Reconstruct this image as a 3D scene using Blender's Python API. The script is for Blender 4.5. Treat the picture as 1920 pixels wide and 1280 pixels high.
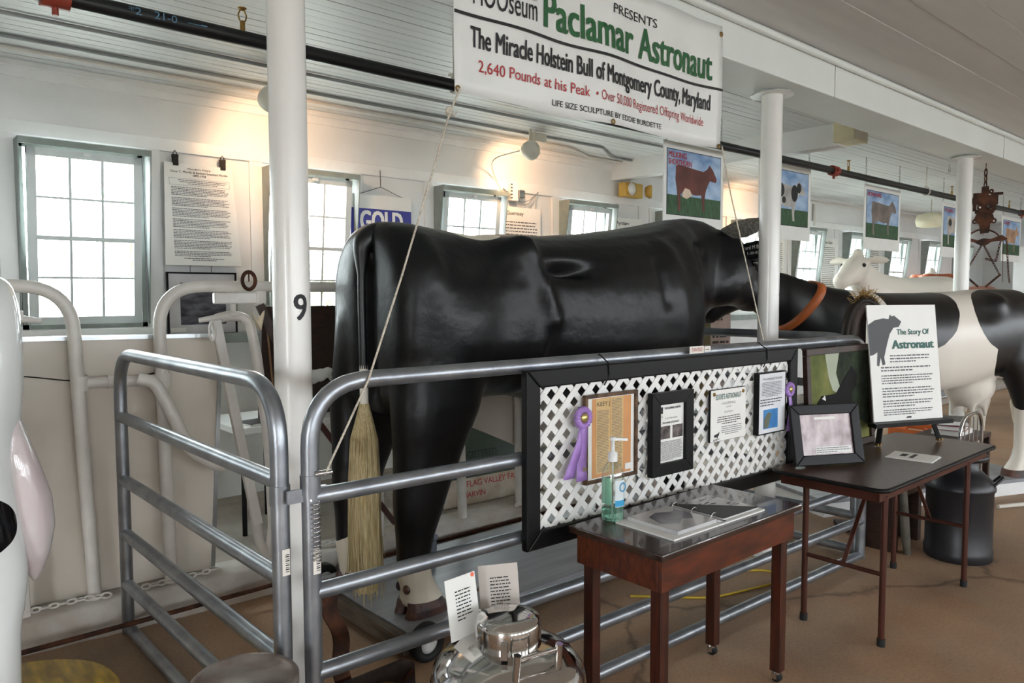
import bpy, bmesh, math, random
from mathutils import Vector, Matrix

for o in list(bpy.data.objects):
    bpy.data.objects.remove(o)
scene = bpy.context.scene
C = scene.collection
PI = math.pi

# ------------------------------------------------------------------ camera
YAW, PITCH, ROLL, CAM_H = .716, .063, .003, 1.6
fw = Vector((math.sin(YAW)*math.cos(PITCH), math.cos(YAW)*math.cos(PITCH), -math.sin(PITCH)))
rt = Vector((math.cos(YAW), -math.sin(YAW), 0))
dn = fw.cross(rt)
rt, dn = math.cos(ROLL)*rt+math.sin(ROLL)*dn, -math.sin(ROLL)*rt+math.cos(ROLL)*dn
cam_data = bpy.data.cameras.new('camera')
cam_data.sensor_width = 36
cam_data.lens = 1400/1920*36
cam_data.clip_start = .05
cam = bpy.data.objects.new('camera', cam_data)
M = Matrix((( rt.x, -dn.x, -fw.x, 0), (rt.y, -dn.y, -fw.y, 0), (rt.z, -dn.z, -fw.z, CAM_H), (0, 0, 0, 1)))
cam.matrix_world = M
C.objects.link(cam)
scene.camera = cam

# ------------------------------------------------------------------ world, exposure
w = bpy.data.worlds.new('overcast_sky')
scene.world = w
w.use_nodes = True
bg = w.node_tree.nodes['Background']
bg.inputs[0].default_value = (.90, .95, 1.0, 1)
bg.inputs[1].default_value = 15.0
scene.view_settings.view_transform = 'Standard'
scene.view_settings.look = 'None'
scene.view_settings.gamma = 1
scene.view_settings.exposure = 0.55

# wall and window layout (metres): the window wall runs along x at y = WY
WY, CEIL, SILL, HEAD, WW = 5.6, 3.05, 1.385, 2.57, .74
WIN_X = [-.45 + 1.585*i for i in range(-1, 12)]
OY = -4.8                                   # assumed opposite window wall, unseen behind the camera, supplies front light
X0, X1 = -5.0, 18.5

FW, FS = .78, 1.2                            # unseen opposite windows, sized for the front light: width, sill height
FILL_DOOR_Y0, FILL_DOOR_Y1, FILL_DOOR_H = -2.2, -.8, 2.3    # assumed open doorway, added unseen behind the camera's left for front light

def portal(x, y, z, ry, wd, h, rz=0):
    l = bpy.data.lights.new('window_portal', 'AREA')
    l.shape = 'RECTANGLE'; l.size = wd; l.size_y = h
    l.cycles.is_portal = True
    o = bpy.data.objects.new('window_portal', l)
    o.location = (x, y, z)
    o.rotation_euler = (ry, 0, rz)
    C.objects.link(o)
for x in WIN_X:
    portal(x, WY+.3, (SILL+HEAD)/2, -PI/2, WW, HEAD-SILL)
    portal(x, OY-.3, (FS+HEAD)/2, PI/2, FW, HEAD-FS)
portal(X0-.25, (FILL_DOOR_Y0+FILL_DOOR_Y1)/2, FILL_DOOR_H/2, PI/2, FILL_DOOR_Y1-FILL_DOOR_Y0, FILL_DOOR_H, -PI/2)

# ------------------------------------------------------------------ materials
def c(r, g, b):
    f = lambda v: ((v/255+.055)/1.055)**2.4 if v > 10 else v/255/12.92
    return (f(r), f(g), f(b), 1)

def mat(name, col, rough=.5, metal=0., var=.12, scale=6., bump=0., bscale=40., spec=.5, coat=0., col2=None, stretch=(1, 1, 1), space='Object', emit=None, trans=0.):
    m = bpy.data.materials.get(name)
    if m: return m
    m = bpy.data.materials.new(name); m.use_nodes = True
    nt = m.node_tree; b = nt.nodes['Principled BSDF']
    b.inputs['Roughness'].default_value = rough
    b.inputs['Metallic'].default_value = metal
    b.inputs['Specular IOR Level'].default_value = spec
    b.inputs['Coat Weight'].default_value = coat
    b.inputs['Transmission Weight'].default_value = trans
    tc = nt.nodes.new('ShaderNodeTexCoord'); mp = nt.nodes.new('ShaderNodeMapping')
    mp.inputs['Scale'].default_value = stretch
    nt.links.new(tc.outputs[space], mp.inputs[0])
    n = nt.nodes.new('ShaderNodeTexNoise'); n.inputs['Scale'].default_value = scale; n.inputs['Detail'].default_value = 5
    nt.links.new(mp.outputs[0], n.inputs['Vector'])
    r = nt.nodes.new('ShaderNodeValToRGB')
    c2 = col2 or tuple(max(0, v*(1-var)) for v in col[:3])+(1,)
    c1 = col if col2 else tuple(min(1, v*(1+var*.5)) for v in col[:3])+(1,)
    r.color_ramp.elements[0].position = .35; r.color_ramp.elements[1].position = .68
    r.color_ramp.elements[0].color = c2; r.color_ramp.elements[1].color = c1
    nt.links.new(n.outputs['Fac'], r.inputs[0]); nt.links.new(r.outputs[0], b.inputs['Base Color'])
    if bump:
        n2 = nt.nodes.new('ShaderNodeTexNoise'); n2.inputs['Scale'].default_value = bscale; n2.inputs['Detail'].default_value = 4
        nt.links.new(mp.outputs[0], n2.inputs['Vector'])
        bp = nt.nodes.new('ShaderNodeBump'); bp.inputs['Strength'].default_value = bump; bp.inputs['Distance'].default_value = .01
        nt.links.new(n2.outputs['Fac'], bp.inputs['Height']); nt.links.new(bp.outputs[0], b.inputs['Normal'])
    if emit:
        b.inputs['Emission Color'].default_value = emit[0]; b.inputs['Emission Strength'].default_value = emit[1]
    return m

def glass_mat(name, tint=(1, 1, 1, 1), gloss=.07):
    m = bpy.data.materials.new(name); m.use_nodes = True
    nt = m.node_tree; nt.nodes.clear()
    out = nt.nodes.new('ShaderNodeOutputMaterial'); mix = nt.nodes.new('ShaderNodeMixShader')
    t = nt.nodes.new('ShaderNodeBsdfTransparent'); g = nt.nodes.new('ShaderNodeBsdfGlossy')
    t.inputs[0].default_value = tint; g.inputs['Roughness'].default_value = .03
    mix.inputs[0].default_value = gloss
    nt.links.new(t.outputs[0], mix.inputs[1]); nt.links.new(g.outputs[0], mix.inputs[2]); nt.links.new(mix.outputs[0], out.inputs[0])
    return m

WHITE = mat('white_wall_paint', c(226, 227, 226), .55, var=.05, scale=2.5, bump=.12, bscale=25)
BEAMW = mat('white_beam_paint', c(222, 226, 222), .4, var=.04, scale=2)
CEILW = mat('white_ceiling_board', c(214, 217, 216), .45, var=.10, scale=3, stretch=(.3, 6, 1), bump=.08)
CEILG = mat('grey_ceiling_board', c(214, 212, 209), .6, var=.06, scale=2, stretch=(.4, 4, 1))
GROOVE = mat('plank_groove_shadow_gap', c(120, 120, 120), .9)
TRIM = mat('white_trim_gloss', c(232, 233, 232), .3, var=.04)
SASH = mat('sash_white', c(205, 212, 212), .4, var=.05)
FRAMEG = mat('grey_green_window_frame', c(142, 152, 147), .5, var=.15, scale=10)
PANE = glass_mat('window_glass', (.97, 1, .98, 1), .05)
def floor_mat():
    m = bpy.data.materials.new('stained_concrete_floor'); m.use_nodes = True; nt = m.node_tree; b = nt.nodes['Principled BSDF']
    tc = nt.nodes.new('ShaderNodeTexCoord')
    def noise(sc, det, rough=.6):
        n = nt.nodes.new('ShaderNodeTexNoise'); n.inputs['Scale'].default_value = sc; n.inputs['Detail'].default_value = det; n.inputs['Roughness'].default_value = rough
        nt.links.new(tc.outputs['Object'], n.inputs['Vector']); return n.outputs['Fac']
    def ramp(f, stops):
        r = nt.nodes.new('ShaderNodeValToRGB'); e = r.color_ramp.elements
        e[0].position, e[0].color = stops[0]; e[1].position, e[1].color = stops[-1]
        for p, cc in stops[1:-1]: q = e.new(p); q.color = cc
        nt.links.new(f, r.inputs[0]); return r.outputs[0]
    def mixc(a, c2, f, mode='MIX'):
        x = nt.nodes.new('ShaderNodeMix'); x.data_type = 'RGBA'; x.blend_type = mode
        if isinstance(f, float): x.inputs[0].default_value = f
        else: nt.links.new(f, x.inputs[0])
        nt.links.new(a, x.inputs[6]); nt.links.new(c2, x.inputs[7]); return x.outputs[2]
    base = ramp(noise(.9, 6), [(.3, c(118, 98, 80)), (.5, c(160, 130, 102)), (.68, c(182, 146, 112))])
    rust = ramp(noise(1.7, 4), [(.45, c(166, 140, 116)), (.75, c(170, 112, 70))])
    col = mixc(base, rust, .35)
    speck = ramp(noise(70, 3, .8), [(.30, (.45, .42, .40, 1)), (.52, (1, 1, 1, 1)), (.8, (1.0, 1.0, 1.0, 1))])
    col = mixc(col, speck, .55, 'MULTIPLY')
    v = nt.nodes.new('ShaderNodeTexVoronoi'); v.feature = 'DISTANCE_TO_EDGE'; v.inputs['Scale'].default_value = .33
    wv = nt.nodes.new('ShaderNodeVectorMath'); wv.operation = 'ADD'
    nn = nt.nodes.new('ShaderNodeTexNoise'); nn.inputs['Scale'].default_value = 2.5; nn.inputs['Detail'].default_value = 5
    sc2 = nt.nodes.new('ShaderNodeVectorMath'); sc2.operation = 'SCALE'; sc2.inputs['Scale'].default_value = .35
    nt.links.new(tc.outputs['Object'], nn.inputs['Vector']); nt.links.new(nn.outputs['Color'], sc2.inputs[0])
    nt.links.new(tc.outputs['Object'], wv.inputs[0]); nt.links.new(sc2.outputs[0], wv.inputs[1]); nt.links.new(wv.outputs[0], v.inputs['Vector'])
    crack = ramp(v.outputs['Distance'], [(0.0, (.35, .32, .30, 1)), (.008, (1, 1, 1, 1))])
    col = mixc(col, crack, .8, 'MULTIPLY')
    nt.links.new(col, b.inputs['Base Color']); b.inputs['Roughness'].default_value = .62
    bp = nt.nodes.new('ShaderNodeBump'); bp.inputs['Strength'].default_value = .35; bp.inputs['Distance'].default_value = .006
    nt.links.new(noise(38, 6, .7), bp.inputs['Height']); nt.links.new(bp.outputs[0], b.inputs['Normal'])
    return m
CONC = floor_mat()
CURB = mat('painted_concrete_curb', c(206, 203, 198), .6, scale=3.5, col2=c(165, 150, 135), bump=.4, bscale=14)
ALLEY = mat('feed_alley_concrete', c(190, 182, 172), .75, scale=3, col2=c(150, 142, 132), bump=.4)
BEIGE = mat('beige_wall_panel', c(212, 203, 191), .4, scale=1.5, col2=c(196, 185, 171), bump=.04)
ALU = mat('aluminium_trim', c(176, 180, 182), .3, 1., var=.15)
PIPEW = mat('white_painted_pipe', c(216, 210, 202), .35, var=.1, scale=9, bump=.1)
COLW = mat('column_white_gloss', c(225, 223, 218), .22, var=.05, scale=3, bump=.05, bscale=30)
GALV = mat('galvanised_steel', c(166, 170, 175), .36, .85, scale=9, col2=c(136, 140, 146), bump=.05, bscale=60)
STEEL = mat('polished_stainless', c(205, 202, 198), .10, 1., var=.06, scale=5)
CHROME = mat('chrome', c(200, 200, 200), .12, 1., var=.03)
BLKPIPE = mat('black_iron_pipe', c(30, 31, 33), .4, .3, var=.3, scale=12)
BLACK = mat('black_paint', c(10, 10, 11), .45, var=.25, scale=12, spec=.25)
BLKTXT = mat('black_print', c(26, 26, 28), .6, var=.1)
GREYTXT = mat('grey_print', c(92, 92, 95), .7, var=.1)
GREENTXT = mat('green_print', c(34, 92, 50), .55, var=.12, scale=20)
TEALTXT = mat('teal_print', c(38, 92, 82), .55, var=.1)
REDTXT = mat('red_print', c(168, 44, 48), .55, var=.1)
PAPER = mat('white_paper', c(232, 231, 226), .6, var=.03)
VINYL = mat('white_vinyl_banner', c(224, 225, 222), .4, var=.05, scale=4, bump=.05, bscale=6)
WOOD = mat('reddish_walnut_wood', c(98, 44, 22), .32, scale=4, col2=c(58, 25, 14), stretch=(2, 18, 8), coat=.2)
WOODLEG = mat('dark_walnut_leg', c(72, 32, 18), .32, scale=4, col2=c(44, 19, 11), stretch=(14, 14, 1.5), coat=.15)
WOODTOP = mat('dark_walnut_top', c(56, 33, 23), .26, scale=5, col2=c(34, 20, 15), stretch=(2, 12, 12), coat=.4)
LAMIN = mat('wood_grain_laminate', c(78, 56, 46), .33, scale=6, col2=c(52, 37, 30), stretch=(2, 22, 6))
BRNMET = mat('brown_metal_leg', c(78, 42, 32), .35, .35, var=.2)
RUBBER = mat('black_rubber', c(20, 20, 20), .7)
LATT = mat('white_lattice_plastic', c(228, 227, 223), .45, var=.03)
RUST = mat('rusty_iron', c(96, 56, 34), .75, .3, scale=16, col2=c(44, 26, 18), bump=.5, bscale=50)
DKBROWN = mat('dark_brown_board', c(58, 34, 22), .45, scale=5, col2=c(36, 20, 13), stretch=(3, 3, 12), bump=.1)
LEATHER = mat('brown_leather', c(62, 40, 26), .55, scale=20, col2=c(36, 22, 14), bump=.2)
ROPE = mat('white_cotton_rope', c(214, 206, 190), .8, scale=120, col2=c(170, 160, 145))
PURPLE = mat('purple_satin_ribbon', c(160, 122, 192), .35, var=.2, scale=14)
GOLDM = mat('gold_foil', c(196, 178, 112), .3, .8, var=.2)
REDP = mat('red_oxide_coupling', c(140, 54, 38), .5)
BRASS = mat('brass_sprinkler', c(150, 118, 64), .35, .9)

# ------------------------------------------------------------------ geometry helpers
class MB:
    def __init__(s): s.v = []; s.f = []; s.sm = []
    def add(s, vs, fs, smooth=False):
        k = len(s.v); s.v += [tuple(v) for v in vs]; s.f += [tuple(i+k for i in f) for f in fs]; s.sm += [smooth]*len(fs); return s
    def box(s, x0, x1, y0, y1, z0, z1, m=None):
        vs = [Vector(p) for p in ((x0, y0, z0), (x1, y0, z0), (x1, y1, z0), (x0, y1, z0), (x0, y0, z1), (x1, y0, z1), (x1, y1, z1), (x0, y1, z1))]
        if m: vs = [m @ v for v in vs]
        return s.add(vs, [(3, 2, 1, 0), (4, 5, 6, 7), (0, 1, 5, 4), (1, 2, 6, 5), (2, 3, 7, 6), (3, 0, 4, 7)])
    def bar(s, p0, p1, wd, th, up=(0, 0, 1)):
        p0, p1 = Vector(p0), Vector(p1); d = (p1-p0); L = d.length; d.normalize()
        sd = d.cross(Vector(up)); 
        if sd.length < 1e-4: sd = d.cross(Vector((1, 0, 0)))
        sd.normalize(); u = sd.cross(d)
        m = Matrix(((sd.x, d.x, u.x, p0.x), (sd.y, d.y, u.y, p0.y), (sd.z, d.z, u.z, p0.z), (0, 0, 0, 1)))
        return s.box(-wd/2, wd/2, 0, L, -th/2, th/2, m)
    def tube(s, pts, r, n=10, closed=False, caps=True):
        P = [Vector(p) for p in pts]; N = len(P); R = r if isinstance(r, (list, tuple)) else [r]*N
        vs = []; prev = None
        for i, p in enumerate(P):
            a = P[(i-1) % N] if (i or closed) else P[i]; b = P[(i+1) % N] if (i < N-1 or closed) else P[i]
            t = (b-a).normalized()
            if prev is None:
                u = t.cross(Vector((0, 0, 1)))
                if u.length < .05: u = t.cross(Vector((1, 0, 0)))
            else: u = prev - t*prev.dot(t)
            u.normalize(); prev = u; v = t.cross(u)
            vs += [p+(u*math.cos(2*PI*k/n)+v*math.sin(2*PI*k/n))*R[i] for k in range(n)]
        fs = []
        for i in range(N if closed else N-1):
            for k in range(n):
                a, b = i*n+k, i*n+(k+1) % n; j = ((i+1) % N)*n
                fs.append((a, b, j+(k+1) % n, j+k))
        s.add(vs, fs, True)
        if caps and not closed:
            s.add(vs[:n], [tuple(range(n-1, -1, -1))]); s.add(vs[-n:], [tuple(range(n))])
        return s
    def lathe(s, prof, n=24, m=None, caps=True):
        vs = []
        for r, z in prof:
            vs += [Vector((r*math.cos(2*PI*k/n), r*math.sin(2*PI*k/n), z)) for k in range(n)]
        if m: vs = [m @ v for v in vs]
        fs = [(i*n+k, i*n+(k+1) % n, (i+1)*n+(k+1) % n, (i+1)*n+k) for i in range(len(prof)-1) for k in range(n)]
        s.add(vs, fs, True)
        if caps:
            if prof[0][0] > 1e-4: s.add(vs[:n], [tuple(range(n-1, -1, -1))])
            if prof[-1][0] > 1e-4: s.add(vs[-n:], [tuple(range(n))])
        return s
    def prism(s, pts, y0, y1):           # polygon in (x, z), extruded along y
        n = len(pts)
        if sum(pts[i][0]*pts[(i+1) % n][1]-pts[(i+1) % n][0]*pts[i][1] for i in range(n)) < 0: pts = pts[::-1]
        vs = [(x, y0, z) for x, z in pts]+[(x, y1, z) for x, z in pts]
        return s.add(vs, [tuple(range(n)), tuple(range(2*n-1, n-1, -1))]+[((i+1) % n, i, i+n, (i+1) % n+n) for i in range(n)])
    def prismz(s, pts, z0, z1):          # polygon in (x, y), extruded along z
        n = len(pts)
        if sum(pts[i][0]*pts[(i+1) % n][1]-pts[(i+1) % n][0]*pts[i][1] for i in range(n)) < 0: pts = pts[::-1]
        vs = [(x, y, z0) for x, y in pts]+[(x, y, z1) for x, y in pts]
        return s.add(vs, [tuple(range(n-1, -1, -1)), tuple(range(n, 2*n))]+[(i, (i+1) % n, (i+1) % n+n, i+n) for i in range(n)])
    def ball(s, ctr, rx, ry=None, rz=None, n=14, m=8):
        ry = ry or rx; rz = rz or rx; ctr = Vector(ctr); vs = []
        for i in range(1, m):
            a = PI*i/m
            vs += [ctr+Vector((rx*math.sin(a)*math.cos(2*PI*k/n), ry*math.sin(a)*math.sin(2*PI*k/n), rz*math.cos(a))) for k in range(n)]
        vs += [ctr+Vector((0, 0, rz)), ctr-Vector((0, 0, rz))]; T, B = len(vs)-2, len(vs)-1
        fs = [(i*n+k, (i+1)*n+k, (i+1)*n+(k+1) % n, i*n+(k+1) % n) for i in range(m-2) for k in range(n)]
        fs += [(T, k, (k+1) % n) for k in range(n)]+[(B, (m-2)*n+(k+1) % n, (m-2)*n+k) for k in range(n)]
        return s.add(vs, fs, True)
    def mesh(s, name, m):
        me = bpy.data.meshes.new(name); me.from_pydata(s.v, [], s.f); me.update()
        me.polygons.foreach_set('use_smooth', s.sm); me.materials.append(m); return me
    def build(s, name, m, parent=None, loc=None, rot=None, bevel=0):
        o = bpy.data.objects.new(name, s.mesh(name, m)); C.objects.link(o)
        if parent: o.parent = parent
        if loc: o.location = loc
        if rot: o.rotation_euler = rot
        if bevel:
            b = o.modifiers.new('bevel', 'BEVEL'); b.width = bevel; b.segments = 2; b.limit_method = 'ANGLE'
        return o

def tag(o, label=None, cat=None, group=None, kind=None):
    if label: o['label'] = label
    if cat: o['category'] = cat
    if group: o['group'] = group
    if kind: o['kind'] = kind
    return o
def thing(name, label, cat, loc=(0, 0, 0), rot=(0, 0, 0), group=None):
    o = bpy.data.objects.new(name, None); o.empty_display_size = .1; C.objects.link(o)
    o.location = loc; o.rotation_euler = rot
    return tag(o, label, cat, group)
def share(o, name, parent, loc=(0, 0, 0), rot=(0, 0, 0), scale=None):
    d = bpy.data.objects.new(name, o.data); C.objects.link(d); d.parent = parent; d.location = loc; d.rotation_euler = rot
    if scale: d.scale = scale
    return d
def arc(ctr, r, a0, a1, u, v, n=8):
    ctr, u, v = Vector(ctr), Vector(u), Vector(v)
    return [ctr+u*r*math.cos(a0+(a1-a0)*i/n)+v*r*math.sin(a0+(a1-a0)*i/n) for i in range(n+1)]
def bend(pts, r, n=6):
    """polyline with rounded corners"""
    P = [Vector(p) for p in pts]; out = [P[0]]
    for i in range(1, len(P)-1):
        a = (P[i-1]-P[i]); b = (P[i+1]-P[i]); q = min(r, a.length*.49, b.length*.49)
        s0 = P[i]+a.normalized()*q; s1 = P[i]+b.normalized()*q
        out += [(s0*(1-t)+P[i]*t)*(1-t)+(P[i]*(1-t)+s1*t)*t for t in [k/n for k in range(n+1)]]
    return out+[P[-1]]

def text(s, parent, m, x, z, wd, h, y=-.002, align='c', bold=0., name='lettering', rot=0., th=.0004):
    """flat print: letters as thin mesh on the local x/z face of parent; wd x h is the size of the line"""
    cu = bpy.data.curves.new('t', 'FONT'); cu.body = s; cu.resolution_u = 3
    o = bpy.data.objects.new('t', cu); C.objects.link(o)
    bpy.context.view_layer.update()
    me = bpy.data.meshes.new_from_object(o.evaluated_get(bpy.context.evaluated_depsgraph_get()))
    bpy.data.objects.remove(o); bpy.data.curves.remove(cu)
    if bold:                              # heavier strokes: the letters laid a hair apart
        bmx = bmesh.new(); bmx.from_mesh(me); src = bmx.verts[:]+bmx.edges[:]+bmx.faces[:]
        for k, (dx, dy) in enumerate(((-1, .35), (1, -.35), (-1, -.35), (1, .35))):
            g = bmesh.ops.duplicate(bmx, geom=src)['geom']
            for v in g:
                if isinstance(v, bmesh.types.BMVert): v.co += Vector((dx*bold, dy*bold, .00006*(k+1)))
        bmx.to_mesh(me); bmx.free()
    xs = [v.co.x for v in me.vertices]; ys = [v.co.y for v in me.vertices]
    ax, bx, ay, by = min(xs), max(xs), min(ys), max(ys)
    if wd is None: wd = (bx-ax)*h/(by-ay)
    off = {'c': -wd/2, 'l': 0, 'r': -wd}[align]
    for v in me.vertices:
        X = (v.co.x-ax)/(bx-ax)*wd+off; Z = (v.co.y-ay)/(by-ay)*h
        v.co = (X*math.cos(rot)-Z*math.sin(rot), -v.co.z, X*math.sin(rot)+Z*math.cos(rot))
    me.materials.clear(); me.materials.append(m); me.name = name
    o = bpy.data.objects.new(name, me); C.objects.link(o); o.parent = parent; o.location = (x, y, z)
    return o

def dashes(parent, m, x0, x1, z0, z1, rows, seed=0, y=-.002, center=False, fill=.55, last=.6, para=0, name='body_text'):
    """rows of short word-like strokes, too small to read: one printed part"""
    rnd = random.Random(seed); b = MB(); pitch = (z1-z0)/rows; h = pitch*fill
    for i in range(rows):
        z = z1-pitch*(i+.5); L = (x1-x0)
        if para and i % para == para-1: continue
        e = L*(last if (i == rows-1 or (para and i % para == para-2)) else rnd.uniform(.9, 1))
        x = x0+(L-e)/2 if center else x0
        end = x+e
        while x < end:
            wl = min(rnd.uniform(1.2, 5)*h, end-x)
            b.add([(x, y, z-h/2), (x+wl, y, z-h/2), (x+wl, y, z+h/2), (x, y, z+h/2)], [(0, 1, 2, 3)])
            x += wl+h*.7
    o = b.build(name, m, parent); return o
# ================================================================== STRUCTURE
def struct(o): o['kind'] = 'structure'; return o

struct(MB().box(X0, X1, OY-.1, 3.98, -.2, 0).build('floor', CONC))
struct(MB().box(X0, X1, 3.98, WY+.2, -.2, .08).build('floor_feed_alley', ALLEY))
# curb under the stanchions: chipped front edge, long run
b = MB(); rnd = random.Random(4)
n = 120; L = 8.2
prof = [(3.72, 0), (3.735, .07), (3.75, .135), (3.775, .15), (3.96, .15), (3.97, 0)]
vs = []
for i in range(n+1):
    x = -2+L*i/n
    for j, (y, z) in enumerate(prof):
        vs.append((x, y+.12-.055*(x-.8)+rnd.uniform(-.008, .008)*(j in (0, 1, 2)), z+rnd.uniform(-.006, .006)*(j in (2, 3))))
k = len(prof)
b.add(vs, [(i*k+j, (i+1)*k+j, (i+1)*k+j+1, i*k+j+1) for i in range(n) for j in range(k-1)], True)
b.add(vs[:k], [tuple(range(k))]); b.add(vs[-k:], [tuple(range(k-1, -1, -1))])
struct(b.build('curb', CURB))

# window walls with real openings
def window_wall(name, y0, y1, WW, SILL):
    b = MB()
    b.box(X0, X1, y0, y1, -.2, SILL).box(X0, X1, y0, y1, HEAD, CEIL+.2)
    e = X0
    for x in WIN_X:
        b.box(e, x-WW/2, y0, y1, SILL, HEAD); e = x+WW/2
    b.box(e, X1, y0, y1, SILL, HEAD)
    return struct(b.build(name, WHITE))
wall_back = window_wall('wall_back', WY, WY+.22, WW, SILL)
window_wall('wall_front', OY-.22, OY, FW, FS)
struct(MB().box(X0-.2, X0, OY-.2, FILL_DOOR_Y0, -.2, CEIL+.2).box(X0-.2, X0, FILL_DOOR_Y1, WY+.2, -.2, CEIL+.2).box(X0-.2, X0, FILL_DOOR_Y0, FILL_DOOR_Y1, FILL_DOOR_H, CEIL+.2).build('wall_left', WHITE))
struct(MB().box(X1, X1+.2, OY-.2, WY+.2, -.2, CEIL+.2).build('wall_right', WHITE))

# ceilings: one long board beside the next, small open joints
ceil = struct(MB().box(X0, X1, OY-.2, WY+.2, CEIL+.03, CEIL+.2).build('ceiling', GROOVE))
pitch = .0825
pl = MB().box(X0, X1, 0, pitch-.005, CEIL, CEIL+.03)
me = pl.mesh('plank', CEILW)
y = 2.54; rnd = random.Random(2)
while y < WY-.02:
    o = bpy.data.objects.new('plank', me); C.objects.link(o); o.parent = ceil; o.location = (0, y, rnd.uniform(-.002, .002)); y += pitch
me = MB().box(X0, X1, 0, .2155, CEIL-.02, CEIL+.03).mesh('ceiling_board', CEILG)
y = OY
while y < 2.2:
    o = bpy.data.objects.new('ceiling_board', me); C.objects.link(o); o.parent = ceil; o.location = (0, y, rnd.uniform(-.002, .002)); y += .219
# long beam on the columns
bm_ = struct(MB().box(X0, X1, 2.215, 2.54, 2.80, CEIL+.02).build('ceiling_beam', BEAMW, bevel=.006))
MB().tube([(X0, 2.20, 3.005), (X1, 2.20, 3.005)], .022, 8).build('bead_moulding', BEAMW, bm_)
for x in (4.55, 7.75): MB().box(x, x+.003, 2.2135, 2.216, 2.80, 2.99).build('board_joint', GREYTXT, bm_)
struct(MB().box(X0, X1, -1.7, -1.38, 2.80, CEIL+.02).build('ceiling_beam_rear', BEAMW))
# dropped header across the aisle
struct(MB().box(6.35, 6.5, 3.05, WY, 2.86, CEIL+.01).build('ceiling_header', WHITE))
# wall trim boards: cornice, head board, sill board
b = MB().box(X0, X1, WY-.07, WY, CEIL-.035, CEIL).box(X0, X1, WY-.03, WY, CEIL-.09, CEIL-.035)
struct(b.build('trim_1', TRIM))
struct(MB().box(X0, X1, WY-.025, WY, HEAD+.035, HEAD+.125).build('trim_2', TRIM, bevel=.004))
struct(MB().box(1.1, X1, WY-.16, WY, SILL-.13, SILL-.06).build('trim_3', FRAMEG, bevel=.004))
b = MB()
for x in WIN_X:
    for s in (-1, 1):
        a = x+s*(WW/2+.005); e = a+s*.10
        b.box(min(a, e), max(a, e), WY-.02, WY, SILL-.06, HEAD+.04)
struct(b.build('trim_4', TRIM))
# windows: grey-green casing, a white sash hinged at its foot and leaning into the room, twelve panes
def window(i, x, detail=True):
    y = WY; w2 = WW/2-.005
    root = bpy.data.objects.new('window_%d' % i, None); C.objects.link(root); root.location = (x, y, SILL); root['kind'] = 'structure'
    H = HEAD-SILL
    b = MB()
    b.box(-w2, w2, -.005, .2, H-.035, H).box(-w2, w2, -.005, .2, 0, .03)
    b.box(-w2, -w2+.03, -.005, .2, 0, H).box(w2-.03, w2, -.005, .2, 0, H)
    b.build('window_casing', FRAMEG, root)
    if detail:                            # sheet-metal draught cheeks beside the tilted sash
        for s in (-1, 1):
            xa = s*(w2+.012)
            q = MB(); x_0, x_1 = (xa-.004, xa+.004)
            pts = [(.0, .02), (.0, H), (-.17, H), (-.165, H-.06), (-.02, .02)]
            vs = [(x_0, py, pz) for py, pz in pts]+[(x_1, py, pz) for py, pz in pts]; m5 = 5
            q.add(vs, [tuple(range(m5)), tuple(range(2*m5-1, m5-1, -1))]+[((k+1) % m5, k, k+m5, (k+1) % m5+m5) for k in range(m5)])
            q.build('draught_cheek', FRAMEG, root)
        MB().box(-w2-.015, w2+.015, -.175, -.16, H-.04, H).build('cheek_top_bar', FRAMEG, root)
    sash = bpy.data.objects.new('sash', None); C.objects.link(sash); sash.parent = root
    sash.location = (0, .01, .03); sash.rotation_euler = (.105, 0, 0)
    HH = H-.07; e = w2-.035
    b = MB().box(-e, e, -.02, .02, 0, .05).box(-e, e, -.02, .02, HH-.05, HH).box(-e, -e+.05, -.02, .02, 0, HH).box(e-.05, e, -.02, .02, 0, HH)
    b.build('sash_frame', SASH, sash)
    iw = 2*e-.1; ih = HH-.1
    for k in (1, 2): MB().box(-e+.05+iw*k/3-.008, -e+.05+iw*k/3+.008, -.012, .012, .05, HH-.05).build('muntin', SASH, sash)
    for k in (1, 2, 3):
        t = .014 if k == 2 else .007
        MB().box(-e+.05, e-.05, -.0125, .0125, .05+ih*k/4-t, .05+ih*k/4+t).build('muntin', SASH, sash)
    for a in range(3):
        for d in range(4):
            MB().box(-e+.052+iw*a/3, -e+.048+iw*(a+1)/3, -.002, .002, .052+ih*d/4, .048+ih*(d+1)/4).build('pane', PANE, sash)
    MB().box(-.02, .02, -.045, -.02, HH-.03, HH-.01).build('latch', TRIM, sash)
    MB().box(-w2-.06, w2+.06, -.05, .0, -.06, -.005).build('window_sill', TRIM, root, bevel=.004)
    return root
for i, x in enumerate(WIN_X): window(i+1, x)
# plain windows assumed in the unseen wall behind the camera, for front light
for i, x in enumerate(WIN_X):
    b = MB(); w2 = FW/2; H = HEAD-FS
    for z in (0, H/4, H/2, H*.75, H): b.box(-w2, w2, -.12, -.09, z-.015, z+.015)
    for k in (-1, -1/3, 1/3, 1): b.box(k*w2-.012, k*w2+.012, -.12, -.09, 0, H)
    struct(b.build('window_%d' % (i+21), SASH, loc=(x, OY, FS)))
# far end: partition box and a board with a little lettering
struct(MB().box(17.3, 17.45, 2.75, 4.7, 0, 2.5).build('wall_partition', WHITE))
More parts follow.
